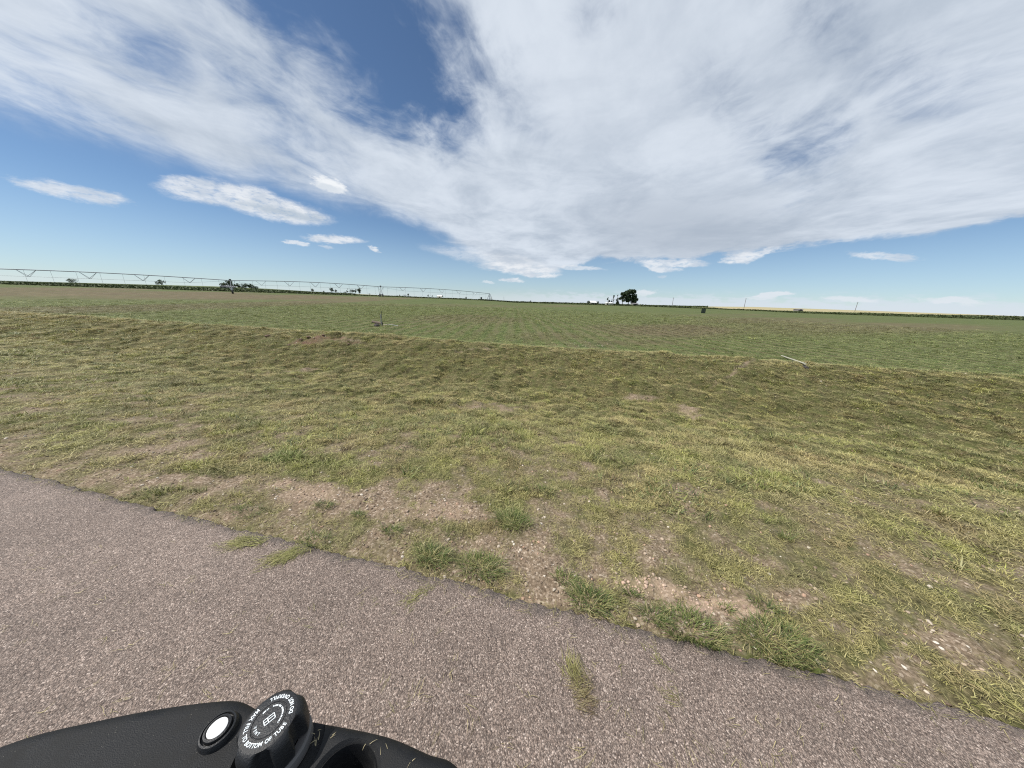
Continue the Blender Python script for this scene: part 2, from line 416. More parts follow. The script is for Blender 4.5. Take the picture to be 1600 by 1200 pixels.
def mat_asphalt():
    m, t, b = mat_new('asphalt'); P = geo_pos(t)
    v = t.vor(P, 205); v2 = t.vor(P, 350); v3 = t.vor(P, 62)
    sp = t.new('ShaderNodeSeparateColor'); t.l.new(v.outputs['Color'], sp.inputs[0])
    sp2 = t.new('ShaderNodeSeparateColor'); t.l.new(v2.outputs['Color'], sp2.inputs[0])
    stone = t.ramp(sp.outputs[0], [(0, (0.070, 0.055, 0.047)), (0.22, (0.13, 0.104, 0.088)), (0.5, (0.21, 0.172, 0.148)), (0.74, (0.285, 0.235, 0.203)), (0.9, (0.36, 0.305, 0.268)), (1, (0.50, 0.445, 0.40))])
    fine = t.ramp(sp2.outputs[1], [(0, (0.065, 0.053, 0.046)), (0.55, (0.17, 0.140, 0.120)), (0.88, (0.28, 0.237, 0.206)), (1, (0.46, 0.41, 0.365))])
    pick = t.ss(t.noise(P, 60, 2, 0.5), 0.42, 0.58)
    c = t.mix(t.m('MULTIPLY', pick, 0.75), stone, fine)
    gap = t.ss(v.outputs['Distance'], 0.42, 0.75)
    c = t.mix(t.m('MULTIPLY', gap, 0.55), c, (0.06, 0.05, 0.046))
    tone = t.lin(t.noise(P, 1.3, 5, 0.6), 0.3, 0.7, 0.86, 1.13)
    tone2 = t.lin(t.noise(P, 9, 4, 0.6), 0.3, 0.7, 0.90, 1.10)
    c = t.vm('MULTIPLY', t.vm('SCALE', c, scale=t.m('MULTIPLY', t.m('MULTIPLY', tone, tone2), ASPH)), (1.055, 0.985, 0.955))
    ed = t.attr('edge').outputs['Fac']
    c = t.mix(t.m('MULTIPLY', ed, 0.72), c, (0.075, 0.066, 0.060))
    c = t.mix(t.m('MULTIPLY', t.ss(t.noise(P, 2.7, 5, 0.65), 0.55, 0.75), 0.22), c, (0.16, 0.135, 0.115))
    t.l.new(c, b.inputs['Base Color']); b.inputs['Roughness'].default_value = 0.72; b.inputs['Specular IOR Level'].default_value = 0.35
    hgt = t.m('ADD', t.m('MULTIPLY', v.outputs['Distance'], -1.0), t.m('MULTIPLY', t.m('ADD', v2.outputs['Distance'], sp.outputs[1]), -0.5))
    bump(t, b, hgt, 0.9, 0.004)
    return m
ASPH = 1.16

def mat_ground():
    m, t, b = mat_new('ground_soil_and_turf'); P = geo_pos(t)
    fr = t.attr('bare').outputs['Fac']; br = t.attr('brown').outputs['Fac']; fd = t.attr('field').outputs['Fac']; tan = t.attr('tan').outputs['Fac']; pk = t.attr('pink').outputs['Fac']; ru = t.attr('rust').outputs['Fac']
    n1 = t.noise(P, 1.1, 6, 0.62); n2 = t.noise(P, 7, 6, 0.65); n3 = t.noise(P, 45, 5, 0.65); n4 = t.noise(P, 0.12, 5, 0.6)
    soil = t.ramp(n3, [(0.3, (0.105, 0.075, 0.050)), (0.5, (0.20, 0.150, 0.102)), (0.7, (0.30, 0.235, 0.165))])
    v = t.vor(P, 95); sp = t.new('ShaderNodeSeparateColor'); t.l.new(v.outputs['Color'], sp.inputs[0])
    grit = t.ramp(sp.outputs[0], [(0, (0.09, 0.064, 0.044)), (0.5, (0.21, 0.158, 0.112)), (0.85, (0.34, 0.265, 0.20)), (1, (0.56, 0.47, 0.38))])
    soil = t.mix(0.55, soil, grit)
    soil = t.mix(t.m('MULTIPLY', pk, 0.45), soil, (0.50, 0.37, 0.27))
    soil = t.mix(t.m('MULTIPLY', ru, 0.85), soil, t.ramp(n3, [(0.38, (0.050, 0.028, 0.018)), (0.62, (0.19, 0.105, 0.068))]))
    thatch = t.ramp(n3, [(0.34, (0.036, 0.032, 0.015)), (0.5, (0.100, 0.088, 0.042)), (0.66, (0.22, 0.188, 0.098))])
    thatch = t.mix(t.ss(n2, 0.35, 0.68), thatch, (0.085, 0.092, 0.033))
    c = t.mix(fr, thatch, soil)
    # crop field: fine rows running away from the road
    sx = t.new('ShaderNodeSeparateXYZ'); t.l.new(P, sx.inputs[0])
    wob = t.m('MULTIPLY', t.m('SUBTRACT', t.noise(P, 0.35, 3, 0.5), 0.5), 0.5)
    row = t.m('SINE', t.m('MULTIPLY', t.m('ADD', sx.outputs[0], wob), 2 * math.pi / 0.76))
    rowm = t.m('MULTIPLY', t.ss(row, -0.4, 0.9), 1.0)
    mp = t.new('ShaderNodeMapping'); t.l.new(P, mp.inputs[0]); mp.inputs['Scale'].default_value = (0.35, 1.0, 1)
    nf = t.noise(mp.outputs[0], 1.3, 7, 0.68)
    nf2 = t.noise(P, 0.055, 6, 0.62)
    green = t.ramp(nf, [(0.32, (0.036, 0.052, 0.016)), (0.46, (0.068, 0.096, 0.029)), (0.58, (0.100, 0.130, 0.040)), (0.72, (0.165, 0.178, 0.068))])
    green = t.mix(t.m('MULTIPLY', t.ss(nf2, 0.42, 0.6), 0.45), green, (0.090, 0.115, 0.038))
    drow = t.m('MULTIPLY', t.m('SUBTRACT', 1.0, rowm), t.m('ADD', 0.30, t.m('MULTIPLY', t.ss(sx.outputs[1], 80, 14), 0.45)))
    green = t.mix(drow, green, (0.125, 0.112, 0.056))
    brown = t.ramp(nf, [(0.32, (0.062, 0.050, 0.028)), (0.5, (0.125, 0.100, 0.058)), (0.72, (0.205, 0.168, 0.102))])
    fcol = t.mix(br, green, brown)
    c = t.mix(fd, c, fcol)
    tcol = t.ramp(t.noise(P, 0.02, 5, 0.6), [(0.35, (0.28, 0.27, 0.13)), (0.65, (0.40, 0.33, 0.21))])
    c = t.mix(tan, c, tcol)
    t.l.new(c, b.inputs['Base Color']); b.inputs['Roughness'].default_value = 0.9; b.inputs['Specular IOR Level'].default_value = 0.15
    d = t.m('MULTIPLY', n3, 0.35)
    hh = t.m('ADD', t.m('ADD', d, t.m('MULTIPLY', n2, 1.0)), t.m('MULTIPLY', nf, 2.5))
    bump(t, b, hh, 0.7, 0.04)
    return m
def mat_blade():
    m, t, b = mat_new('grass_blade')
    col = t.attr('col', 'INSTANCER').outputs['Color']
    v = t.attr('v').outputs['Fac']; tp = t.attr('tip').outputs['Fac']
    oi = t.new('ShaderNodeObjectInfo')
    c = t.vm('SCALE', col, scale=t.lin(v, 0, 1, 0.32, 1.75))
    straw = t.m('MULTIPLY', t.ss(v, 0.74, 0.86), 0.65)
    c = t.mix(straw, c, (0.46, 0.41, 0.22))
    c = t.mix(t.m('MULTIPLY', tp, 0.25), c, (0.30, 0.27, 0.12))
    t.l.new(c, b.inputs['Base Color']); b.inputs['Roughness'].default_value = 0.55; b.inputs['Specular IOR Level'].default_value = 0.3
    tr = t.new('ShaderNodeBsdfTranslucent'); t.l.new(c, tr.inputs[0])
    mx = t.new('ShaderNodeMixShader'); mx.inputs[0].default_value = 0.18
    t.l.new(b.outputs[0], mx.inputs[1]); t.l.new(tr.outputs[0], mx.inputs[2])
    out = [n for n in t.n if n.type == 'OUTPUT_MATERIAL'][0]; t.l.new(mx.outputs[0], out.inputs[0])
    return m
def mat_tuft():
    m, t, b = mat_new('tuft_blade')
    v = t.attr('v').outputs['Fac']; oi = t.new('ShaderNodeObjectInfo')
    c = t.ramp(v, [(0, (0.045, 0.070, 0.022)), (0.4, (0.10, 0.145, 0.042)), (0.68, (0.19, 0.22, 0.065)), (0.85, (0.38, 0.34, 0.16)), (1, (0.46, 0.40, 0.22))])
    c = t.mix(t.m('MULTIPLY', oi.outputs['Random'], 0.35), c, (0.13, 0.165, 0.045))
    t.l.new(c, b.inputs['Base Color']); b.inputs['Roughness'].default_value = 0.55; b.inputs['Specular IOR Level'].default_value = 0.3
    tr = t.new('ShaderNodeBsdfTranslucent'); t.l.new(c, tr.inputs[0])
    mx = t.new('ShaderNodeMixShader'); mx.inputs[0].default_value = 0.18
    t.l.new(b.outputs[0], mx.inputs[1]); t.l.new(tr.outputs[0], mx.inputs[2])
    out = [n for n in t.n if n.type == 'OUTPUT_MATERIAL'][0]; t.l.new(mx.outputs[0], out.inputs[0])
    return m
def mat_pebble():
    m, t, b = mat_new('pebble')
    col = t.attr('col', 'INSTANCER').outputs['Color']
    tc = t.new('ShaderNodeTexCoord')
    c = t.vm('SCALE', col, scale=t.lin(t.noise(tc.outputs['Object'], 1.5, 4, 0.6), 0.3, 0.7, 0.75, 1.25))
    t.l.new(c, b.inputs['Base Color']); b.inputs['Roughness'].default_value = 0.8; b.inputs['Specular IOR Level'].default_value = 0.25
    return m
def mat_leaf(name, lo, hi):
    m, t, b = mat_new(name)
    v = t.attr('v').outputs['Fac']
    c = t.ramp(v, [(0, lo), (1, hi)])
    t.l.new(c, b.inputs['Base Color']); b.inputs['Roughness'].default_value = 0.6; b.inputs['Specular IOR Level'].default_value = 0.2
    return m
M_ASPH = mat_asphalt(); M_GROUND = mat_ground(); M_BLADE = mat_blade(); M_TUFT = mat_tuft(); M_PEB = mat_pebble()
M_LEAF = mat_leaf('leaf_dark', (0.014, 0.024, 0.012), (0.045, 0.070, 0.028))
M_LEAF2 = mat_leaf('leaf_mid', (0.022, 0.036, 0.016), (0.075, 0.105, 0.040))
M_WEED = mat_leaf('weed_leaf', (0.028, 0.040, 0.014), (0.080, 0.100, 0.034))
M_CROP = mat_leaf('crop_leaf', (0.045, 0.062, 0.026), (0.105, 0.130, 0.052))
M_BARK = simple('bark', (0.06, 0.048, 0.038), 0.9)
M_GALV = simple('galvanised_steel', (0.30, 0.33, 0.36), 0.5, 0.5)
M_RUB = simple('tyre_rubber', (0.018, 0.018, 0.018), 0.8)
M_WHITE = simple('white_paint', (0.75, 0.75, 0.73), 0.5, var=0.06)
M_ROOFW = simple('pale_metal_roof', (0.78, 0.78, 0.78), 0.45, var=0.05)
M_ROOFG = simple('grey_roof', (0.20, 0.19, 0.20), 0.6)
M_WALLG = simple('weathered_wall', (0.22, 0.21, 0.20), 0.8)
M_DARK = simple('dark_opening', (0.012, 0.012, 0.014), 0.6)
M_WOOD = simple('weathered_wood', (0.10, 0.075, 0.055), 0.85, bmp=0.3)
M_PALEWOOD = simple('pale_wood', (0.42, 0.38, 0.27), 0.8, bmp=0.3)
M_STEELDK = simple('dark_steel', (0.05, 0.055, 0.05), 0.55)
M_CAB = simple('dark_green_enamel', (0.012, 0.020, 0.012), 0.5)
M_PVC = simple('weathered_white_plastic', (0.40, 0.38, 0.30), 0.55, var=0.1)
M_CLOD_SHADE = simple('dark_clod_and_pipe_shade', (0.06, 0.052, 0.048), 0.85)  # earth clod colour, also the painted shade under the white pipe
M_PLATE = simple('weathered_grey_slat', (0.27, 0.28, 0.25), 0.7)

# ---------------------------------------------------------------- patches of the verge (measured on the photograph, kept in metres)
def px_patches(lst):
    out = []
    for (x, y, rx, ry, w) in lst:
        c = hit(x, y)[:2]; a = hit(x + rx, y)[:2] - c; b_ = hit(x, y + ry)[:2] - c
        M = np.linalg.inv(np.array([a, b_]).T); out.append((c, M, w))
    return out
def eval_patches(ps, x, y):
    r = np.zeros_like(x)
    for c, M, w in ps:
        dx = x - c[0]; dy = y - c[1]
        u = M[0, 0] * dx + M[0, 1] * dy; v = M[1, 0] * dx + M[1, 1] * dy
        r = np.maximum(r, w * sstep(1.35, 0.55, np.sqrt(u * u + v * v)))
    return r
BARE = px_patches([(450, 800, 110, 24, .75), (620, 822, 100, 22, .6), (380, 775, 60, 20, .8), (400, 755, 90, 18, .85), (480, 770, 90, 22, .95), (600, 785, 110, 30, .95), (690, 800, 90, 28, .9), (640, 755, 60, 12, .6), (730, 845, 60, 22, .7),
                   (860, 845, 60, 26, .6), (905, 880, 70, 26, .75), (950, 900, 45, 30, .95), (1010, 925, 50, 26, 1), (1080, 940, 60, 26, 1), (1150, 965, 50, 22, 1), (1220, 940, 60, 25, .6), (820, 910, 50, 18, .7), (860, 935, 60, 14, .8), (960, 960, 60, 14, .8), (700, 890, 50, 12, .5),
                   (1300, 990, 80, 25, .8), (250, 750, 100, 18, .8), (120, 740, 100, 15, .6), (1400, 1040, 60, 30, .7),
                   (1075, 647, 22, 7, .7), (1000, 620, 30, 5, .5), (690, 770, 40, 10, .5), (480, 532, 26, 6, .9), (512, 528, 34, 4, .8), (552, 534, 18, 4, .6), (905, 540, 60, 5, .5), (470, 577, 25, 5, .6), (760, 640, 60, 6, .3), (1180, 560, 40, 5, .5), (750, 545, 40, 3, .4)])
PINK = px_patches([(1000, 915, 40, 15, .9), (1050, 925, 30, 12, .8), (1120, 945, 55, 14, .9), (1160, 955, 40, 12, .9), (480, 770, 50, 14, .45), (420, 755, 40, 8, .5), (680, 800, 60, 14, .4), (1075, 647, 20, 6, .3)])
RUST = px_patches([(478, 533, 26, 7, 1.0), (505, 527, 40, 4, .9), (545, 535, 22, 5, .9), (450, 540, 14, 4, .7), (520, 538, 30, 4, .5)])
LUSH = px_patches([(435, 715, 42, 14, 1.0), (520, 725, 60, 9, .6), (395, 796, 34, 9, .5), (800, 810, 22, 34, .9), (760, 790, 30, 20, .4), (1020, 620, 60, 9, .35), (720, 660, 20, 5, .8), (730, 580, 60, 12, .4), (1150, 700, 60, 12, .4), (960, 720, 80, 12, .3), (620, 560, 90, 10, .3), (560, 610, 60, 8, .35), (1150, 745, 60, 10, .4), (1000, 810, 90, 18, .3), (900, 770, 60, 12, .3)])
DRY = px_patches([(850, 770, 40, 14, .5), (900, 820, 70, 22, .5), (640, 600, 120, 14, .45), (880, 590, 90, 12, .5), (470, 560, 80, 9, .5), (800, 548, 160, 5, .7), (1000, 560, 160, 5, .6), (400, 520, 60, 6, .5), (760, 620, 60, 6, .5), (1060, 730, 60, 10, .45), (560, 690, 80, 8, .35), (680, 710, 40, 8, .4), (900, 690, 70, 7, .4), (1180, 620, 60, 8, .4), (420, 640, 80, 7, .4), (1230, 580, 50, 10, .6), (1240, 790, 60, 20, .4)])
BRN = px_patches([(1060, 515, 95, 14, .85), (960, 512, 50, 8, .5), (1180, 515, 60, 10, .35), (1230, 500, 90, 8, .6), (860, 525, 60, 8, .45), (720, 497, 70, 8, .5), (770, 500, 50, 6, .5), (1000, 535, 80, 5, .5), (400, 463, 130, 5, .95), (500, 465, 110, 3.5, .8), (600, 467, 120, 2.5, .7), (250, 458, 160, 5, .9), (90, 452, 160, 5, .9), (880, 478, 40, 1.6, .5), (1150, 492, 60, 3, .35), (1400, 510, 150, 12, .6), (380, 515, 80, 7, .5), (800, 478.5, 120, 2.0, .35)])
def bare_at(x, y):
    s = road_s(x, y)
    b = eval_patches(BARE, x, y)
    strip = 0.55 * sstep(0.0, 0.05, s) * sstep(0.9, 0.25, s)
    b = np.maximum(b, strip * sstep(0.35, 0.6, fbm(x, y, 2.0, 3, 71)))
    b = np.maximum(b, 0.28 * sstep(3.2, 0.6, s) * sstep(0.0, 0.03, s))
    m_ = sstep(0.0, 0.12, b)
    return np.clip(b * 1.05 + m_ * (2.2 * (fbm(x, y, 5.0, 4, 41, 0.6) - 0.5) + 0.5 * (fbm(x, y, 1.4, 3, 77) - 0.5)), 0, 1)

# ---------------------------------------------------------------- ground sheet
def build_ground():
    rr = [0.35]
    while rr[-1] < 14: rr.append(rr[-1] * 1.0085)
    while rr[-1] < 60: rr.append(rr[-1] * 1.014)
    while rr[-1] < 12000: rr.append(rr[-1] * 1.03)
    rr = np.array(rr)
    aa = np.concatenate([np.linspace(-72, 72, 640), np.linspace(72, 288, 61)[1:-1]]) * math.pi / 180
    R_, A_ = np.meshgrid(rr, aa, indexing='ij')
    x = (R_ * np.sin(A_)).ravel(); y = (R_ * np.cos(A_)).ravel()
    z = terrain(x, y)
    nr, na = len(rr), len(aa)
    i = np.arange(nr - 1)[:, None] * na; j = np.arange(na)[None]; j2 = (j + 1) % na
    Q = np.stack([i + j, i + j2, i + na + j2, i + na + j], -1).reshape(-1, 4)
    Q = Q[:, ::-1]
    V = np.stack([x, y, z], 1)
    V = np.vstack([V, [[0, 0, float(terrain(0, 0))]]])
    o = quad_mesh('ground', V, Q, M_GROUND, smooth=True)
    s = road_s(x, y); d = np.hypot(x, y)
    ta = np.where(y > 1, x / np.maximum(y, 1e-3), np.sign(x) * 9)
    bare = bare_at(x, y); pink = eval_patches(PINK, x, y)
    field = sstep(7.9, 8.5, s + 0.5 * (fbm(x, y, 1.2, 3, 3) - 0.5))
    brown = eval_patches(BRN, x, y)
    brown = np.clip(brown * (0.6 + 0.9 * (fbm(x, y, 0.5, 4, 61))) + 0.5 * (fbm(x, y, 0.22, 4, 63) - 0.5), 0, 1)
    pxc = 800 + F * ta
    tan = sstep(160, 185, y) * sstep(1070, 1110, pxc) * sstep(1700, 1640, pxc)
    tan = np.maximum(tan, sstep(260, 330, y) * sstep(545, 600, pxc) * sstep(760, 700, pxc))
    crop = sstep(150, 170, y)
    def put(n, a): set_attr(o, n, np.append(a, 0))
    put('bare', bare); put('pink', pink); put('rust', eval_patches(RUST, x, y)); put('field', field); put('brown', np.clip(brown * (1 - crop), 0, 1)); put('tan', tan)
    tag(o, kind='structure')
    return o
build_ground()

# ---------------------------------------------------------------- road
def build_road():
    ts = np.concatenate([np.linspace(-60, -5, 60), np.linspace(-5, 4, 700)[1:], np.linspace(4, 60, 60)[1:]])
    ss = np.array([-4.0, -3.98, -3.0, -2.0, -1.5, -1.1, -0.8, -0.6, -0.45, -0.34, -0.26, -0.20, -0.15, -0.11, -0.075, -0.045, -0.02, 0.0, 0.008, 0.012])
    T_, S_ = np.meshgrid(ts, ss, indexing='ij')
    T0, S0 = T_.ravel(), S_.ravel()
    k = sstep(-0.5, 0.0, S0)
    wob = (0.02 * (fbm(T0, T0 * 0, 1.1, 3, 81) - 0.5) + 0.034 * (fbm(T0, T0 * 0, 7, 3, 83) - 0.5) + 0.030 * (fbm(T0, T0 * 0, 40, 3, 85) - 0.5)) * k
    # slight bend of the edge as measured on the photograph
    bend = 0.0 * k
    S1 = S0 + wob + bend
    tx, ty = RN[1], -RN[0]
    x = T0 * tx + S1 * RN[0]; y = 1.125 + T0 * ty + S1 * RN[1]
    z = 0.006 * (fbm(x, y, 1.5, 3, 7) - 0.5) + 0.003 * (fbm(x, y, 30, 2, 8) - 0.5)
    z = z - 0.012 * sstep(-0.07, 0.0, S0) + np.where(S0 > 0.001, -0.02, 0) + np.where(S0 > 0.010, -0.035, 0)
    z = np.where(S0 < -3.99, -0.09, z)
    nt, ns = len(ts), len(ss)
    i = np.arange(nt - 1)[:, None] * ns; j = np.arange(ns - 1)[None]
    Q = np.stack([i + j, i + ns + j, i + ns + j + 1, i + j + 1], -1).reshape(-1, 4)
    o = quad_mesh('road', np.stack([x, y, z], 1), Q, M_ASPH, smooth=True)
    e = sstep(-0.06, -0.01, S0 + 0.08 * (fbm(x, y, 24, 3, 91) - 0.5)) * (0.2 + 1.0 * fbm(x, y, 5, 3, 92))
    st = np.zeros_like(x)
    set_attr(o, 'edge', np.clip(e, 0, 1))
    tag(o, kind='structure')
build_road()

# ---------------------------------------------------------------- scatter by geometry nodes (only for what nobody could count)
def scatter(name, tmpls, P, rot, scl, col, mat=None, label=None, cat=None):
    coll = bpy.data.collections.new(name + '_sources')
    for k, o in enumerate(tmpls): coll.objects.link(o)
    n = len(P)
    me = bpy.data.meshes.new(name); me.vertices.add(n); me.vertices.foreach_set('co', np.ascontiguousarray(P, np.float32).ravel()); me.update()
    o = bpy.data.objects.new(name, me); C.objects.link(o)
    set_attr(o, 'rot', rot, 'FLOAT_VECTOR'); set_attr(o, 'scl', scl, 'FLOAT_VECTOR')
    c4 = np.concatenate([col, np.ones((n, 1))], 1); set_attr(o, 'col', c4, 'FLOAT_COLOR')
    set_attr(o, 'idx', RNG.integers(0, len(tmpls), n), 'INT')
    g = bpy.data.node_groups.new(name + '_nodes', 'GeometryNodeTree')
    g.interface.new_socket(name='Geometry', in_out='INPUT', socket_type='NodeSocketGeometry')
    g.interface.new_socket(name='Geometry', in_out='OUTPUT', socket_type='NodeSocketGeometry')
    N = g.nodes; L = g.links
    gi = N.new('NodeGroupInput'); go = N.new('NodeGroupOutput')
    ip = N.new('GeometryNodeInstanceOnPoints'); ci = N.new('GeometryNodeCollectionInfo')
    ci.inputs['Collection'].default_value = coll; ci.inputs['Separate Children'].default_value = True; ci.inputs['Reset Children'].default_value = True
    def na(nm, dt):
        a = N.new('GeometryNodeInputNamedAttribute'); a.data_type = dt; a.inputs[0].default_value = nm; return a.outputs[0]
    L.new(gi.outputs[0], ip.inputs['Points']); L.new(ci.outputs[0], ip.inputs['Instance'])
    ip.inputs['Pick Instance'].default_value = True
    L.new(na('idx', 'INT'), ip.inputs['Instance Index'])
    e2r = N.new('FunctionNodeEulerToRotation'); L.new(na('rot', 'FLOAT_VECTOR'), e2r.inputs[0]); L.new(e2r.outputs[0], ip.inputs['Rotation'])
    L.new(na('scl', 'FLOAT_VECTOR'), ip.inputs['Scale'])
    L.new(ip.outputs[0], go.inputs[0])
    m = o.modifiers.new('scatter', 'NODES'); m.node_group = g
    tag(o, label, cat, kind='stuff')
    return o

def blades(name, n, rad_, hgt, length, width, flat, curl=0.6, dirbias=0.0, seg=3, mat=None, link=False, parent=None, stiff=0.0):
    """one clump: n bent tapered strips. flat 0 = upright, 1 = lying"""
    V = []; Q = []; vv = []; tt = []
    for k in range(n):
        a = RNG.uniform(0, 2 * math.pi); r = rad_ * math.sqrt(RNG.uniform(0, 1))
        bx, by = r * math.cos(a), r * math.sin(a)
        if dirbias > 0: th = RNG.normal(0, 1.4 * (1 - dirbias) + 0.15) + (math.pi if RNG.uniform() < 0.3 else 0)
        else: th = (a + RNG.normal(0, 0.9)) if flat < 0.6 else RNG.uniform(0, 2 * math.pi)
        L_ = length * RNG.uniform(0.45, 1.2); w = width * RNG.uniform(0.6, 1.3)
        el = (math.pi / 2) * (1 - flat) * RNG.uniform(0.55, 1.15) + RNG.uniform(0.0, 0.25)
        z = RNG.uniform(0, hgt) * flat
        p = np.array([bx, by, z]); base = len(V); turn = RNG.normal(0, 0.5); val = RNG.uniform()
        side = np.array([-math.sin(th), math.cos(th), RNG.normal(0, 0.35)]); side /= np.linalg.norm(side)
        for s in range(seg + 1):
            f = s / seg
            ww = w * (1 - 0.85 * f ** 1.6) / 2
            V.append(p - side * ww); V.append(p + side * ww); vv += [val, val]; tt += [f, f]
            e = el - curl * f * (1.2 if flat < 0.6 else 1.0)
            th2 = th + turn * f
            p = p + L_ / seg * np.array([math.cos(th2) * math.cos(e), math.sin(th2) * math.cos(e), math.sin(e)])
            if p[2] < 0.002: p[2] = 0.002
        for s in range(seg):
            b = base + 2 * s; Q.append((b, b + 1, b + 3, b + 2))
    o = quad_mesh(name, np.array(V), np.array(Q), mat or M_BLADE, parent=parent, smooth=True, link=link)
    set_attr(o, 'v', vv); set_attr(o, 'tip', tt)
    return o

def sample_polar(n, r0, r1, power, az0=-74, az1=74):
    """radius density ~ r^power"""
    u = RNG.uniform(0, 1, n)
    if abs(power + 1) < 1e-6: r = r0 * (r1 / r0) ** u
    else: r = (r0 ** (power + 1) + u * (r1 ** (power + 1) - r0 ** (power + 1))) ** (1 / (power + 1))
    a = RNG.uniform(rad(az0), rad(az1), n)
    return r * np.sin(a), r * np.cos(a), r
def lerp(a, b, t): return a + (b - a) * np.asarray(t)[:, None]
GREEN = np.array([0.175, 0.205, 0.052]); LIME = np.array([0.300, 0.325, 0.088]); OLIVE = np.array([0.265, 0.250, 0.088]); DARKG = np.array([0.080, 0.110, 0.034])
STRAW = np.array([0.480, 0.410, 0.205]); BROWNC = np.array([0.215, 0.150, 0.088]); REDB = np.array([0.19, 0.115, 0.075])

def turf_colour(x, y):
    s = road_s(x, y)
    n1 = fbm(x, y, 0.9, 4, 101); n2 = fbm(x, y, 3.2, 3, 103); n3 = fbm(x, y, 0.35, 3, 107); n4 = fbm(x, y, 5, 3, 109)
    c = lerp(OLIVE[None], GREEN[None], sstep(0.40, 0.62, n1))
    c = lerp(c, LIME[None], 0.85 * sstep(0.5, 0.62, n2))
    c = lerp(c, STRAW[None], 0.62 * sstep(0.50, 0.68, fbm(x, y, 1.7, 4, 113)))
    c = lerp(c, BROWNC[None], 0.75 * sstep(0.56, 0.68, n4))
    c = lerp(c, DARKG[None], 0.75 * sstep(0.54, 0.66, fbm(x, y, 2.9, 3, 117)))
    c = lerp(c, STRAW[None] * 0.9, 0.75 * eval_patches(DRY, x, y))
    c = lerp(c, np.array([[0.120, 0.180, 0.045]]), 0.8 * eval_patches(LUSH, x, y))
    c = lerp(c, BROWNC[None] * 1.1, 0.55 * eval_patches(BRN, x, y))
    c = lerp(c, STRAW[None], 0.6 * sstep(7.5, 8.0, s) * sstep(8.7, 8.3, s) * sstep(0.3, 0.55, fbm(x, y, 0.8, 3, 131)))
    c = c * RNG.uniform(0.75, 1.25, (len(x), 1))
    return c

UP = [blades('turf_source', 28, 0.04, 0.01, 0.042, 0.0036, 0.35, 0.7) for _ in range(4)] + [blades('turf_source', 22, 0.045, 0.01, 0.034, 0.0038, 0.55, 0.6) for _ in range(4)]
LIE = [blades('matted_source', 30, 0.055, 0.018, 0.062, 0.0032, 0.94, 0.35, dirbias=0.35) for _ in range(5)] + [blades('matted_source', 30, 0.055, 0.022, 0.048, 0.0034, 0.85, 0.5) for _ in range(4)]

def turf():
    for (nm, tm, n, pw, seed) in (('turf_grass', UP, 175000, -0.13, 0), ('mown_grass', LIE, 230000, -0.10, 1)):
        x, y, r = sample_polar(n, 1.0, 70, pw)
        s = road_s(x, y)
        ok = (s > 0.015) & (RNG.uniform(0, 1, n) > sstep(22, 66, r))
        b = bare_at(x, y); lush = eval_patches(LUSH, x, y)
        fld = sstep(8.0, 8.6, s)
        pk = np.clip(1 - b * (1.12 if seed == 0 else 0.98), 0.02 if seed == 0 else 0.05, 1)
        # tufty growth
        tuft = sstep(0.42, 0.60, fbm(x, y, 2.6, 3, 201))
        if seed == 0: pk *= 0.25 + 0.75 * np.maximum(tuft, lush)
        near = sstep(0.0, 0.12, s); pk *= 0.35 + 0.65 * near
        pk *= 1 - 0.75 * eval_patches(PINK[:4], x, y)
        rowd = 0.5 + 0.5 * np.sin((x + 0.5 * (fbm(x, y, 0.35, 2, 601) - 0.5)) * 2 * np.pi / 0.76)
        inrow = sstep(9.5, 12, s) * sstep(0.3, 0.45, fbm(x, y, 0.12, 2, 603) + 0.12)
        pk *= 1 - 0.85 * inrow * sstep(0.55, 0.25, rowd)
        ok &= RNG.uniform(0, 1, n) < pk
        x, y, r, s, lush, fld, tuft, b = [q[ok] for q in (x, y, r, s, lush, fld, tuft, b)]
        z = terrain(x, y) - 0.004
        k = np.maximum(1.0, (r / 7.0) ** 0.75)
        sc_ = k * RNG.uniform(0.6, 1.3, len(x)) * (1 + (0.5 * lush + 0.25 * tuft) * (seed == 0))
        hz = sc_ * np.where(fld > 0.5, 0.8, 1.0) / k ** 0.35
        hz = np.where(r > 9, hz * 0.85, hz)
        nr_ = np.clip(r / 3.6, 0.66, 1.0); sc_ = sc_ * nr_; hz = hz * nr_
        sc_ = sc_ * (1 - 0.3 * b); hz = hz * (1 - 0.3 * b)
        if seed: ang = 0.4 + 1.6 * math.pi * (fbm(x, y, 0.5, 3, 301)) + RNG.normal(0, 0.45, len(x))
        else: ang = RNG.uniform(0, 6.28, len(x))
        rot = np.stack([RNG.normal(0, 0.12, len(x)), RNG.normal(0, 0.12, len(x)), ang], 1)
        col = turf_colour(x, y) * np.array([1.10, 1.06, 1.04])
        if seed: col = lerp(col, STRAW[None] * RNG.uniform(0.7, 1.1, (len(x), 1)), 0.38 + 0.2 * b)
        col = lerp(col, np.array([[0.112, 0.170, 0.040]]) * RNG.uniform(0.7, 1.3, (len(x), 1)), 0.82 * fld)
        col = lerp(col, np.array([[0.150, 0.112, 0.068]]), 0.8 * fld * eval_patches(BRN, x, y)); hz = hz * (1 - 0.35 * fld)
        scatter(nm, tm, np.stack([x, y, z], 1), rot, np.stack([sc_, sc_, hz], 1), col,
                label='short green and straw turf covering the verge and bank' if seed == 0 else 'matted mown grass strewn over the verge and bank', cat='grass')
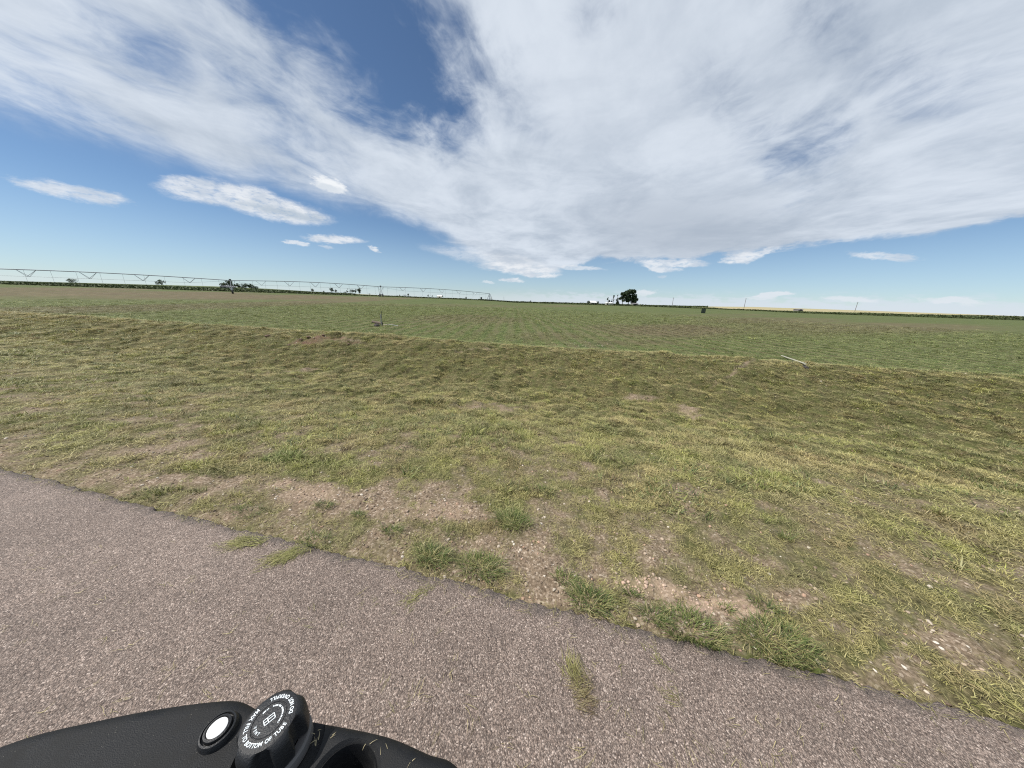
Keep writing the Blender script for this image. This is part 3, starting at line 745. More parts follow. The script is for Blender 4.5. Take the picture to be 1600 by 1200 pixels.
def clumps():
    n = 26000
    x, y, r = sample_polar(n, 1.6, 34, 0.1)
    s = road_s(x, y); nz = fbm(x, y, 1.6, 3, 701)
    ok = (s > 0.9) & (RNG.uniform(0, 1, n) < sstep(0.44, 0.62, nz) * 0.75 * np.where(s > 8.3, 0.04, 1) * (1 - 0.8 * bare_at(x, y)))
    x, y, r, s = [q[ok] for q in (x, y, r, s)]; n = len(x)
    k = np.maximum(1.0, (r / 7.0) ** 0.7); sc_ = k * RNG.uniform(1.2, 2.3, n); hz = sc_ * RNG.uniform(0.7, 1.15, n) / k ** 0.3
    z = terrain(x, y) - 0.004
    pick = RNG.uniform(0, 1, n)[:, None]
    col = np.where(pick < 0.5, DARKG * 1.2, np.where(pick < 0.8, GREEN * 0.9, np.where(pick < 0.9, BROWNC * 0.8, LIME * 0.9))) * RNG.uniform(0.7, 1.2, (n, 1))
    rot = np.stack([RNG.normal(0, 0.15, n), RNG.normal(0, 0.15, n), RNG.uniform(0, 6.28, n)], 1)
    scatter('grass_clumps', UP, np.stack([x, y, z], 1), rot, np.stack([sc_, sc_, hz], 1), col, label='taller dark clumps through the mown grass of the bank', cat='grass')
turf()
clumps()

def pebble_src():
    out = []
    for k in range(6):
        bm = bmesh.new(); bmesh.ops.create_icosphere(bm, subdivisions=2, radius=1)
        for v in bm.verts:
            d = v.co.normalized(); q = 1 + 0.30 * (float(fbm(np.array([d.x * 1.3 + k * 7]), np.array([d.y * 1.3 + d.z * 2.1]), 1.0, 2, 400 + k)[0]) - 0.5) * 2
            v.co = Vector((d.x * q * 1.0, d.y * q * 0.78, d.z * q * 0.52))
        me = bpy.data.meshes.new('pebble_source'); bm.to_mesh(me); bm.free(); me.materials.append(M_PEB)
        for p in me.polygons: p.use_smooth = k % 2 == 0
        out.append(bpy.data.objects.new('pebble_source', me))
    return out
def pebbles():
    n = 150000
    x, y, r = sample_polar(n, 1.0, 13, 0.15)
    s = road_s(x, y); b = bare_at(x, y); pk = eval_patches(PINK, x, y)
    p = np.clip(b * 0.75 + pk * 1.1, 0, 1) ** 1.2 * sstep(-0.01, 0.03, s) + 0.02 * (s > 0.02)
    ok = RNG.uniform(0, 1, n) < p
    x, y, r, s, b, pk = [q[ok] for q in (x, y, r, s, b, pk)]
    n = len(x); u = RNG.uniform(0, 1, n)
    size = 0.0024 + 0.0100 * u ** 4.0 + 0.0022 * pk
    size = size * np.maximum(1, (r / 3.5) ** 0.5)
    z = terrain(x, y) + size * 0.15
    base = np.array([[0.26, 0.20, 0.145], [0.38, 0.30, 0.225], [0.48, 0.41, 0.33], [0.17, 0.125, 0.09], [0.42, 0.28, 0.20], [0.58, 0.52, 0.44]])
    w = RNG.choice(6, n, p=[.3, .2, .12, .23, .10, .05])
    col = base[w] * RNG.uniform(0.7, 1.15, (n, 1))
    col = lerp(col, np.array([[0.52, 0.37, 0.29]]) * RNG.uniform(0.75, 1.2, (n, 1)), 0.65 * pk)
    scatter('gravel', pebble_src(), np.stack([x, y, z], 1), np.stack([RNG.normal(0, .3, n), RNG.normal(0, .3, n), RNG.uniform(0, 6.28, n)], 1), np.stack([size] * 3, 1), col,
            label='pale and pinkish gravel lying on the bare soil of the verge', cat='gravel')
pebbles()

# loose blades of cut grass on the asphalt
CLIPSRC = [blades('clipping_source', 5, 0.03, 0.004, 0.06, 0.0022, 0.985, 0.15, dirbias=0.8) for _ in range(6)]
def clippings():
    P = []; A = []; S = []; K = []
    def streak(px, py, rx, ry, rot, n, sc_=1.0, tint=None):
        tint = (LIME * 0.45 + OLIVE * 0.35) if tint is None else tint * 0.8
        d1 = hit(px + rx * math.cos(rad(rot)), py + rx * math.sin(rad(rot)))[:2] - hit(px, py)[:2]
        d2 = hit(px - ry * math.sin(rad(rot)), py + ry * math.cos(rad(rot)))[:2] - hit(px, py)[:2]
        c = hit(px, py)[:2]; th = math.atan2(d1[1], d1[0])
        for _ in range(n):
            u, v = RNG.normal(0, 0.42), RNG.normal(0, 0.42); q = c + d1 * u + d2 * v
            P.append(q); A.append(th + RNG.normal(0, 0.35)); S.append(sc_ * RNG.uniform(0.5, 1.1)); K.append(tint * RNG.uniform(0.75, 1.25))
    streak(390, 860, 34, 10, -14, 70); streak(375, 864, 18, 8, -30, 40, tint=OLIVE); streak(455, 882, 40, 11, -38, 75); streak(430, 890, 18, 8, -30, 30, tint=OLIVE)
    streak(655, 943, 34, 10, -38, 30, 0.7); streak(640, 965, 16, 12, -60, 8, 0.6)
    streak(893, 1065, 22, 16, 70, 46, 0.8, OLIVE); streak(905, 1100, 14, 32, -20, 50, 0.7, BROWNC * 0.7 + OLIVE * 0.3); streak(912, 1122, 12, 14, 0, 26, 0.6, BROWNC * 0.8)
    streak(1030, 1055, 30, 8, 50, 8, 0.7); streak(560, 960, 60, 20, -20, 5, 0.5)
    streak(1045, 1110, 18, 24, 40, 10, 0.7, OLIVE)
    # scattered single ones
    for _ in range(240):
        px, py = RNG.uniform(-40, 1640), RNG.uniform(860, 1290); q = hit(px, py)[:2]
        if road_s(*q) < -0.03: P.append(q); A.append(RNG.uniform(0, 6.28)); S.append(RNG.uniform(0.3, 0.7)); K.append((STRAW if RNG.uniform() < 0.7 else OLIVE) * RNG.uniform(0.6, 1.1))
    # fringe spilling over the edge
    for _ in range(420):
        t_ = RNG.uniform(-5, 4); s_ = -abs(RNG.normal(0, 0.035)) + 0.02
        P.append(np.array([t_ * RN[1] + s_ * RN[0], 1.125 - t_ * RN[0] + s_ * RN[1]])); A.append(RNG.normal(-0.22, 0.8)); S.append(RNG.uniform(0.4, 0.8)); K.append((STRAW if RNG.uniform() < 0.5 else OLIVE) * RNG.uniform(0.6, 1.1))
    P = np.array(P); n = len(P)
    ok = road_s(P[:, 0], P[:, 1]) < 0.06
    P = P[ok]; A = np.array(A)[ok]; S = np.array(S)[ok]; K = np.array(K)[ok]; n = len(P)
    z = np.full(n, 0.004) + np.where(road_s(P[:, 0], P[:, 1]) > -0.06, -0.004, 0)
    scatter('grass_clippings', CLIPSRC, np.column_stack([P, z]), np.column_stack([np.zeros(n), np.zeros(n), A]), np.column_stack([S, S, S]), K,
            label='loose blades of cut grass scattered on the asphalt', cat='grass')
clippings()
def pebbles_on_road():
    n = 500; P = []
    while len(P) < n:
        t_ = RNG.uniform(-4, 3); s_ = -abs(RNG.normal(0, 0.25)) if RNG.uniform() < 0.75 else -RNG.uniform(0, 1.5)
        P.append((t_ * RN[1] + s_ * RN[0], 1.125 - t_ * RN[0] + s_ * RN[1]))
    P = np.array(P); size = RNG.uniform(0.0012, 0.0036, n)
    base = np.array([[0.10, 0.08, 0.07], [0.30, 0.25, 0.21], [0.05, 0.04, 0.035]])[RNG.choice(3, n)]
    scatter('road_grit', pebble_src(), np.column_stack([P, size * 0.3]), np.column_stack([np.zeros(n), np.zeros(n), RNG.uniform(0, 6, n)]), np.column_stack([size] * 3), base,
            label='dark grit and small stones loose on the asphalt', cat='grit')
pebbles_on_road()

# ---------------------------------------------------------------- distinct tufts along the road edge
TUFTS = [
    (445, 716, 0.34, 0.07, 200, 'wide low bright green tuft, leftmost on the grass above the gravel patch', 'g'),
    (388, 800, 0.20, 0.055, 90, 'flattened green tuft by the left end of the asphalt edge', 'g'),
    (508, 792, 0.12, 0.075, 80, 'small upright green tuft alone on the gravel, left of the others', 'g'),
    (560, 806, 0.09, 0.07, 60, 'small leafy bright tuft in the middle of the gravel patch', 'g'),
    (612, 832, 0.13, 0.09, 80, 'thin yellow green tuft between the gravel and the asphalt edge', 'g'),
    (494, 848, 0.20, 0.07, 120, 'dull grey green tuft hanging over the asphalt edge on the left', 'g'),
    (677, 873, 0.17, 0.12, 170, 'dense round tuft on the asphalt edge below the gravel patch', 'g'),
    (752, 886, 0.25, 0.12, 220, 'broad dark tuft on the asphalt edge, right next to the dense round one', 'g'),
    (802, 818, 0.24, 0.13, 240, 'tall bright green clump in the middle of the verge', 'g'),
    (883, 908, 0.12, 0.08, 90, 'small dark green tuft on bare soil above the asphalt edge', 'g'),
    (922, 942, 0.18, 0.11, 190, 'rounded blue green tuft beside the bare soil on the asphalt edge', 'g'),
    (986, 930, 0.055, 0.07, 40, 'tiny spiky tuft at the foot of the pinkish gravel', 'g'),
    (1020, 965, 0.10, 0.09, 60, 'sparse olive tuft left of the long tuft on the asphalt edge', 'g'),
    (1080, 985, 0.26, 0.10, 260, 'long dark tuft sprawling along the asphalt edge below the pinkish gravel', 'g'),
    (1135, 952, 0.06, 0.06, 40, 'tiny dull tuft growing inside the pinkish gravel', 'g'),
    (1195, 950, 0.13, 0.09, 80, 'pale green tuft right of the pinkish gravel', 'g'),
    (1212, 1003, 0.28, 0.115, 280, 'largest dark tuft, at the right end of the asphalt edge', 'g'),
    (1227, 842, 0.07, 0.12, 40, 'upright blue grey weed in the grass near the right side', 'g'),
    (852, 768, 0.14, 0.11, 70, 'upright straw coloured tuft in the grass above the tall green clump', 'g'),
    (550, 703, 0.0, 0, 0, '', ''),
]
def build_tufts():
    for (px, py, w, h, n, lab, g_) in TUFTS:
        if not n: continue
        p = hit(px, py)
        o = blades('grass_tuft', int(n * 1.9), w * 0.52, 0.01, h * 0.82, 0.0032, 0.45, 0.9, seg=4, mat=M_TUFT, link=True)
        # stretch along the road direction
        V = np.empty(len(o.data.vertices) * 3, np.float32); o.data.vertices.foreach_get('co', V); V = V.reshape(-1, 3)
        V[:, 1] *= 0.62; th = -math.atan2(RN[0], RN[1]); c_, s_ = math.cos(th), math.sin(th)
        X = V[:, 0] * c_ - V[:, 1] * s_; Y = V[:, 0] * s_ + V[:, 1] * c_
        Z = terrain(p[0] + X, p[1] + Y) - float(terrain(p[0], p[1]))
        Z = np.where(road_s(p[0] + X, p[1] + Y) < 0.0, np.maximum(Z, 0.0 - float(terrain(p[0], p[1]))), Z)
        o.data.vertices.foreach_set('co', np.stack([X, Y, V[:, 2] + Z], 1).astype(np.float32).ravel()); o.data.update()
        o.location = (p[0], p[1], float(terrain(p[0], p[1])))
        tag(o, lab, 'grass tuft', 'distinct grass tufts on the verge')
build_tufts()

# ---------------------------------------------------------------- trees
def leaf_cloud(name, blobs, n, size, mat, parent, seed=0, flat=1.0):
    r = np.random.default_rng(seed); tot = sum(b[3] * b[4] * b[5] for b in blobs); V = []; vv = []
    for (cx, cy, cz, rx, ry, rz) in blobs:
        k = max(12, int(n * (rx * ry * rz) / tot))
        d = r.normal(0, 1, (k, 3)); d /= np.linalg.norm(d, axis=1)[:, None]
        q = r.uniform(0.25, 1.0, k) ** 0.5 * (1 + 0.25 * (r.uniform(0, 1, k) - 0.5))
        c = np.stack([cx + d[:, 0] * rx * q, cy + d[:, 1] * ry * q, cz + d[:, 2] * rz * q], 1)
        a = r.normal(0, 1, (k, 3)); a /= np.linalg.norm(a, axis=1)[:, None]
        b = np.cross(a, r.normal(0, 1, (k, 3))); b /= np.linalg.norm(b, axis=1)[:, None]
        s = size * r.uniform(0.5, 1.3, (k, 1))
        V.append(np.stack([c - a * s - b * s * 0.6, c + a * s - b * s * 0.6, c + a * s * 0.7 + b * s * 0.6, c - a * s * 0.7 + b * s * 0.6], 1).reshape(-1, 3))
        vv.append(np.repeat(np.clip(r.uniform(0, 1, k) * 0.7 + 0.3 * r.uniform(), 0, 1), 4))
    V = np.concatenate(V); vv = np.concatenate(vv)
    o = quad_mesh(name, V, np.arange(len(V)).reshape(-1, 4), mat, parent)
    set_attr(o, 'v', vv); return o
def tree(px, dist, h, w, label, group=None, style='round', seed=1, leaves=900, name='tree', cat='tree', mat=None, gap=0.15, sink=0.0):
    x, y, z = spot(px, dist); r = random.Random(seed)
    root = empty(name, (x, y, z - sink)); tag(root, label, cat, group)
    tb = MB(); th = h * (0.5 if style != 'bare' else 0.8); bl = []
    tb.tube([(0, 0, -0.3), (r.uniform(-.1, .1) * w * .3, 0, th * 0.5), (r.uniform(-.1, .1) * w * .5, 0, th)], [h * 0.03, h * 0.022, h * 0.012])
    if style == 'spruce':
        for k in range(7):
            f = k / 6; bl.append((0, 0, h * (0.12 + 0.8 * f), w / 2 * (1 - 0.85 * f), w / 2 * (1 - 0.85 * f), h * 0.10))
    elif style == 'bush':
        for k in range(4): bl.append((r.uniform(-.3, .3) * w, r.uniform(-.2, .2) * w, h * r.uniform(.35, .55), w * r.uniform(.2, .32), w * .25, h * r.uniform(.3, .45)))
    else:
        nb = 15 if style == 'round' else 7
        for k in range(nb):
            a = r.uniform(0, 6.28); f = r.uniform(0.28, 0.86); rr_ = w / 2 * (1 - abs(f - 0.5) * 0.9) * r.uniform(0.25, 0.88)
            cx, cy, cz = rr_ * math.cos(a), rr_ * math.sin(a), h * f
            s = w * r.uniform(0.08, 0.19) * (0.8 if style == 'sparse' else 1)
            bl.append((cx, cy, cz, s, s, s * r.uniform(0.7, 1.0)))
            tb.rod((0, 0, th * r.uniform(0.45, 0.95)), (cx * .8, cy * .8, cz - s * .2), h * 0.009, h * 0.004, 6)
        if style == 'round': bl.append((0.04 * w, 0, h * 0.88, w * .13, w * .13, h * .09)); bl.append((-.05 * w, 0, h * 0.55, w * .16, w * .2, h * .16))
    tb.build('trunk', M_BARK, root)
    leaf_cloud('crown', bl, leaves, (0.035 * h + 0.12) * (0.9 if style != 'sparse' else 0.7), mat or M_LEAF, root, seed)
    return root
G_FARM = 'trees round the farmstead on the skyline'
tree(981.5, 285, 14.5, 14.0, 'tallest broad dark tree in the farm clump on the skyline', G_FARM, 'round', 3, 1900)
tree(972, 279, 12.0, 9.5, 'dark broad tree leaning on the left flank of the tallest farm tree', G_FARM, 'round', 5, 1000)
tree(989.5, 290, 9.5, 9.0, 'lower rounded tree on the right flank of the tallest farm tree', G_FARM, 'round', 6, 1100)
tree(993, 280, 6.0, 5.0, 'low dark bush at the right foot of the farm clump', G_FARM, 'bush', 8, 500)
tree(964.5, 275, 6.0, 3.6, 'small cone shaped spruce at the left foot of the big farm clump', G_FARM, 'spruce', 9, 600)
tree(957.5, 283, 10.0, 4.2, 'narrow dark upright tree, first one left of the big farm clump', G_FARM, 'sparse', 12, 500)
tree(949.5, 287, 7.5, 5.0, 'low spreading dark tree above the white shed roof', G_FARM, 'sparse', 14, 380)
tree(963, 290, 10.5, 2.6, 'thin almost bare tree standing in the gap beside the big farm clump', G_FARM, 'sparse', 15, 70, mat=M_LEAF2)
tree(918.5, 300, 4.0, 4.0, 'dark shrub at the left end of the white roofed house', G_FARM, 'bush', 16, 300)
tree(932.5, 300, 3.6, 3.2, 'dark shrub at the right end of the white roofed house', G_FARM, 'bush', 17, 260)
G_LEFT = 'trees along the left skyline'
for k, (px, D_, h_, w_, st, lf, lab) in enumerate([
    (361, 260, 6.8, 8, 'round', 800, 'green tree rising behind the grey shed at the left'),
    (352, 262, 5.0, 7, 'round', 500, 'low green tree at the left corner of the grey shed'),
    (375, 258, 5.0, 5, 'round', 420, 'small green tree just right of the grey shed'),
    (385, 262, 5.2, 7, 'round', 520, 'round green tree in the middle of the left tree group'),
    (393, 264, 5.0, 6, 'round', 500, 'dark tree near the right end of the left tree group'),
    (403, 268, 3.4, 6, 'bush', 380, 'low dark bush ending the left tree group'),
    (489, 430, 4.6, 5.5, 'round', 300, 'small round tree under the third truss of the irrigation line'),
    (507, 430, 2.6, 4.0, 'bush', 180, 'tiny bush between the small round tree and the dark pair'),
    (519.5, 420, 7.2, 6.5, 'round', 420, 'left and taller tree of the dark pair on the skyline'),
    (525.5, 425, 4.8, 4.5, 'round', 260, 'right and lower tree of the dark pair on the skyline'),
    (544, 410, 7.0, 4.0, 'sparse', 260, 'leaning tree at the left of the ragged dark group'),
    (551, 410, 5.8, 6.0, 'round', 380, 'squat tree in the middle of the ragged dark group'),
    (556.5, 412, 6.8, 3.6, 'round', 300, 'narrow tree beside the tallest of the ragged dark group'),
    (562.5, 408, 8.2, 6.8, 'round', 560, 'tallest tree, right end of the ragged dark group'),
    (540, 405, 2.6, 7.0, 'bush', 260, 'low bushes at the left foot of the ragged dark group'),
    (578, 520, 2.2, 5, 'bush', 150, 'tiny low bush left of the middle irrigation tower'),
    (625, 560, 3.0, 4, 'bush', 150, 'first small bush right of the middle irrigation tower'),
    (633, 560, 3.2, 8, 'bush', 220, 'spreading bush joined to the sloping tree right of the middle tower'),
    (638.5, 560, 5.2, 5, 'round', 260, 'sloping tree right of the middle irrigation tower'),
    (669.5, 620, 5.4, 4.6, 'round', 240, 'left and larger tree of the two small ones before the pale barn'),
    (675.5, 620, 4.2, 3.2, 'round', 180, 'right and smaller tree of the two before the pale barn'),
    (684, 560, 4.0, 5, 'bush', 200, 'bush at the left gable of the pale barn'),
    (690, 566, 5.2, 7, 'round', 320, 'rounded tree behind the pale barn'),
    (728, 600, 4.6, 5.5, 'round', 240, 'lone small tree left of the pivot point'),
    (829, 640, 4.2, 5.5, 'round', 220, 'lone dot of a tree on the skyline in the middle'),
    (843, 640, 2.4, 9.0, 'bush', 200, 'low dark bush on the skyline in the middle'),
    (908, 420, 2.4, 7.0, 'bush', 200, 'low bushes left of the white roofed house')]):
    tree(px, D_, h_, w_, lab, G_LEFT, st, 40 + k, lf, name='bush' if st == 'bush' else 'tree', cat='bush' if st == 'bush' else 'tree', mat=M_LEAF if px > 500 else M_LEAF2)
# beyond the frame edges of the photograph the same country goes on
tree(255, 300, 6.0, 8, 'lone round tree standing far out at the left', G_LEFT, 'round', 91, 500, mat=M_LEAF2)
tree(118, 330, 5.0, 9, 'wide low tree farthest to the left', G_LEFT, 'round', 92, 450, mat=M_LEAF2)

# dark strips of taller growth on the field edge
def strip(name, x0, x1, dist0, dist1, h0, h1, dens, size, mat, label):
    V = []; vv = []
    n = int(dens); t_ = RNG.uniform(0, 1, n); px = x0 + (x1 - x0) * t_
    D_ = dist0 + (dist1 - dist0) * RNG.uniform(0, 1, n)
    X = (px - 800) / F * D_; Y = D_
    hh = np.interp(px, [x0, x1], [h0, h1]) * (0.6 + 0.8 * fbm(X, Y * 0, 0.12, 3, 501))
    Z = terrain(X, Y, False) + hh * RNG.uniform(0, 1, n)
    c = np.stack([X, Y, Z], 1)
    a = RNG.normal(0, 1, (n, 3)); a[:, 2] *= 0.4; a /= np.linalg.norm(a, axis=1)[:, None]
    b = np.cross(a, RNG.normal(0, 1, (n, 3))); b /= np.linalg.norm(b, axis=1)[:, None]
    s = size * RNG.uniform(0.5, 1.3, (n, 1))
    V = np.stack([c - a * s - b * s * .6, c + a * s - b * s * .6, c + a * s * .7 + b * s * .6, c - a * s * .7 + b * s * .6], 1).reshape(-1, 3)
    o = quad_mesh(name, V, np.arange(len(V)).reshape(-1, 4), mat); set_attr(o, 'v', np.repeat(RNG.uniform(0, 1, n), 4))
    tag(o, label, 'vegetation', kind='stuff'); return o
strip('field_edge_growth', -60, 1660, 152, 160, 0.50, 0.45, 26000, 0.26, M_WEED, 'thin dark line of weeds along the far edge of the field')
strip('tall_crop_strip', 1150, 1660, 161, 176, 0.15, 1.9, 22000, 0.34, M_CROP, 'dark green crop rising beyond the field at the right')
strip('far_crop', -60, 560, 180, 262, 0.9, 0.6, 24000, 0.45, M_CROP, 'dark green crop in front of the left skyline trees')
strip('far_crop', 745, 1090, 300, 420, 0.9, 0.9, 14000, 0.6, M_WEED, 'low dark growth along the middle skyline')

# ---------------------------------------------------------------- farm buildings
def gable(name, px, dist, w, d, hw, hr, label, roof, wall, openings, rot=0.0, cat='building', arched=False):
    x, y, z = spot(px, dist); root = empty(name, (x, y, z - 0.1), rot); tag(root, label, cat, 'far farm buildings')
    MB().box((0, 0, hw / 2), (w, d, hw)).build('wall', wall, root)
    if arched:
        m = MB(); N_ = 12; poly = [(-w / 2 - .2, 0)] + [(-(w / 2 + .2) * math.cos(math.pi * k / N_), hr * math.sin(math.pi * k / N_)) for k in range(1, N_)] + [(w / 2 + .2, 0)]
        a = [m.bm.verts.new((p[0], -d / 2 - .2, hw + p[1])) for p in poly]; b = [m.bm.verts.new((p[0], d / 2 + .2, hw + p[1])) for p in poly]
    else:
        m = MB(); o_ = .35; poly = [(-d / 2 - o_, 0), (0, hr), (d / 2 + o_, 0)]
        a = [m.bm.verts.new((-w / 2 - o_, p[0], hw + p[1])) for p in poly]; b = [m.bm.verts.new((w / 2 + o_, p[0], hw + p[1])) for p in poly]
    n = len(poly); m.bm.faces.new(a); m.bm.faces.new(b[::-1])
    for i in range(n): m.bm.faces.new((a[i], a[(i + 1) % n], b[(i + 1) % n], b[i]))
    m.build('roof', roof, root)
    for (ox, ow, oz, oh, nm) in openings:
        MB().box((ox, -d / 2 - 0.03, oz + oh / 2), (ow, 0.06, oh)).box((ox, -d / 2 - 0.07, oz + oh + .06), (ow + .2, .06, .12)).build(nm, M_DARK, root)
    return root
gable('machine_shed', 358, 246, 6.0, 7, 1.6, 1.0, 'grey arched farm shed with dark doorways among the left trees', M_ROOFG, M_WALLG, [(-1.8, 1.2, 0, 1.4, 'door'), (1.2, 2.2, 0, 1.45, 'door')], rad(-8), arched=True)
gable('farmhouse', 926, 300, 5.2, 7, 1.8, 1.7, 'low farmhouse with a bright white roof on the skyline', M_ROOFW, M_WALLG, [(-1.7, .9, .7, .8, 'window'), (0, .9, 0, 1.7, 'door'), (1.7, .9, .7, .8, 'window')], 0.05)
gable('white_shed', 951, 300, 6.0, 5, 1.7, 0.7, 'long low white shed below the spreading tree', M_ROOFW, M_WHITE, [(-2, 1.2, 0, 1.6, 'door'), (2, 1.0, .7, .7, 'window')], 0.05)
gable('barn', 687, 555, 7.5, 7, 2.6, 2.0, 'small pale barn among trees left of the pivot point', M_ROOFW, M_WHITE, [(0, 2.0, 0, 2.0, 'door'), (2.8, .8, 1.0, .8, 'window')], 0.2)
gable('garage', 991, 268, 4.6, 5, 1.7, 0.6, 'small grey roofed garage under the big farm trees', M_ROOFG, M_WALLG, [(0, 2.2, 0, 1.5, 'door')], 0.0)
gable('grey_shed', 1247, 190, 3.4, 3, 1.4, .4, 'small blue grey shed beyond the crop at the right', M_ROOFG, M_WALLG, [(0, 1.6, 0, 1.5, 'door')], 0.1)

def utility_pole(px, dist, h, label):
    x, y, z = spot(px, dist); root = empty('utility_pole', (x, y, z), 0.3); tag(root, label, 'utility pole', 'utility poles on the right skyline')
    MB().rod((0, 0, -0.5), (0, 0, h), 0.22, 0.15).build('post', M_WOOD, root)
    MB().box((0, 0, h - 0.6), (2.4, .12, .14)).build('crossarm', M_WOOD, root)
    for q in (-1.05, 0.0, 1.05):
        MB().rod((q, 0, h - 0.53), (q, 0, h - 0.28), 0.06, 0.04).build('insulator', M_STEELDK, root)
utility_pole(1050, 330, 9.3, 'thin utility pole on the skyline between the farm and the tan field')
utility_pole(1162, 330, 9.8, 'taller utility pole standing over the tan field at the right')
utility_pole(1335, 330, 9.8, 'utility pole farthest to the right')

# ---------------------------------------------------------------- centre pivot irrigation machine
def irrigation():
    P3 = Vector(spot(765, 155)); P2 = Vector(spot(596, 122)); P1 = Vector(spot(363.5, 94))
    dirn = (P1 - P2); dirn.z = 0; dirn.normalize(); P0 = P1 + dirn * 52; P0.z = float(terrain(P0.x, P0.y, False))
    P3.z -= 0.1
    root = empty('centre_pivot_irrigator', P3); tag(root, 'long centre pivot irrigation line on wheeled towers crossing the field at the left', 'irrigation machine')
    def L(v): return Vector(v) - P3
    HT = 3.9
    tops = []
    for k, P in enumerate((P3, P2, P1, P0)): tops.append(L(P) + Vector((0, 0, HT if k else 3.6)))
    for a, b in zip(tops, tops[1:]):
        d = (b - a); Ln = d.length; u = d.normalized(); side = Vector((-u.y, u.x, 0)).normalized(); N_ = 20
        def at_(f): return a + d * f + Vector((0, 0, 0.55 * math.sin(math.pi * f)))
        pm = MB(); pm.tube([at_(i / N_) for i in range(N_ + 1)], 0.10, 8); pipe = pm.build('pipe_span', M_GALV, root)
        tr = MB(); lows = []
        for j in range(5):
            f = (j + 1) / 6; dl = 1.55 * (0.75 + 0.25 * math.sin(math.pi * f)); low = {}
            for sg in (-1, 1):
                q = at_(f) + side * sg * 0.55 - Vector((0, 0, dl)); low[sg] = q
                for e in (-1, 1): tr.rod(at_(f + e * 1.35 / Ln), q, 0.035, n=5)
            tr.rod(low[-1], low[1], 0.035, n=5); lows.append(low)
        for sg in (-1, 1):
            pts = [a - Vector((0, 0, .1))] + [l[sg] for l in lows] + [b - Vector((0, 0, .1))]
            tr.tube(pts, 0.014, 5)
        tr.build('truss', M_GALV, pipe)
        for j in range(14):
            f = (j + 0.7) / 14.4; q = at_(f); gz = float(terrain(q.x + P3.x, q.y + P3.y, False)) - P3.z
            hm = MB(); q0 = q + side * 0.0; hm.rod(q0, (q0.x, q0.y, gz + 1.35), 0.016, n=5); hm.rod((q0.x, q0.y, gz + 1.35), (q0.x, q0.y, gz + 1.15), 0.045, n=6)
            hm.build('drop_hose', M_STEELDK, pipe)
    for k in (1, 2, 3):
        P = L((P3, P2, P1, P0)[k]); top = tops[k]; u = (tops[k - 1] - tops[k]).normalized(); side = Vector((-u.y, u.x, 0)).normalized()
        tw = empty('drive_tower', P); tw.parent = root
        # children of the tower are placed in its own frame
        m = MB(); t0 = top - P
        for sg in (-1, 1):
            foot = side * sg * 2.0 + Vector((0, 0, .75))
            m.rod(foot, t0 + side * sg * .12, 0.06, n=6)
            m.rod(foot, t0 + u * 1.0 + Vector((0, 0, -.05)), 0.04, n=5); m.rod(foot, t0 - u * 1.0 + Vector((0, 0, -.05)), 0.04, n=5)
        m.rod(side * -2.0 + Vector((0, 0, .75)), side * 2.0 + Vector((0, 0, .75)), 0.09, n=6)
        m.rod(side * -.9 + Vector((0, 0, 2.4)), side * .9 + Vector((0, 0, 2.4)), 0.03, n=5)
        m.build('tower_frame', M_GALV, tw)
        MB().box(t0 + Vector((0, 0, .22)), (.45, .3, .42)).build('control_box', M_STEELDK, tw)
        MB().box(side * .1 + Vector((0, 0, .9)), (.45, .3, .35)).build('drive_motor', M_STEELDK, tw)
        for sg in (-1, 1):
            w = MB(); c = side * sg * 2.0 + Vector((0, 0, .62))
            w.rod(c - u * .12, c + u * .12, 0.58, n=24); w.rod(c - u * .14, c + u * .14, 0.34, n=16)
            w.build('wheel', M_RUB, tw)
    pv = MB(); t0 = tops[0]
    for sx in (-1, 1):
        for sy in (-1, 1): pv.rod((sx * 1.5, sy * 1.5, 0), (sx * .3, sy * .3, 3.3), 0.075, n=6)
    for zz in (1.1, 2.2):
        r_ = 1.5 - 1.2 * zz / 3.3
        for (a, b) in (((-1, -1), (1, -1)), ((1, -1), (1, 1)), ((1, 1), (-1, 1)), ((-1, 1), (-1, -1))):
            pv.rod((a[0] * r_, a[1] * r_, zz), (b[0] * r_, b[1] * r_, zz), 0.04, n=5)
    pv.build('pivot_frame', M_GALV, root)
    MB().tube([(0, 0, 0), (0, 0, 3.5), tops[0]], 0.14, 8).build('riser_pipe', M_GALV, root)
    MB().box((0, 0, 0.08), (3.6, 3.6, 0.25)).build('concrete_pad', M_ROOFG, root)
    MB().box((.9, -1.4, 1.25), (.7, .35, 1.1)).rod((.9, -1.4, 0.1), (.9, -1.4, .8), .05, n=6).build('control_panel', M_WHITE, root)
irrigation()
def pump_box():
    x, y, z = spot(752, 156); root = empty('control_cabinet', (x, y, z)); tag(root, 'small black cabinet standing left of the pivot point', 'cabinet')
    MB().box((0, 0, .85), (.75, .6, 1.5)).build('housing', M_STEELDK, root); MB().box((0, 0, 1.63), (.85, .7, .06)).build('lid', M_STEELDK, root); MB().box((.0, -.315, .85), (.6, .03, 1.2)).build('door', M_STEELDK, root)
pump_box()
def mast():
    x, y, z = spot(787, 420); root = empty('lattice_mast', (x, y, z)); tag(root, 'faint thin mast with low shrubs right of the pivot point', 'mast')
    m = MB()
    for sx in (-1.1, 1.1): m.rod((sx, 0, 0), (sx * .35, 0, 5.6), .07, .05, n=5)
    for k in range(5): z0 = k * 1.1; m.rod((-1.1 + .13 * z0, 0, z0), (1.1 - .13 * (z0 + 1.1), 0, z0 + 1.1), .04, n=5)
    m.build('mast_frame', M_GALV, root); MB().rod((0, 0, 5.5), (0, 0, 8.4), .05, .03, n=5).build('antenna', M_GALV, root)
mast()

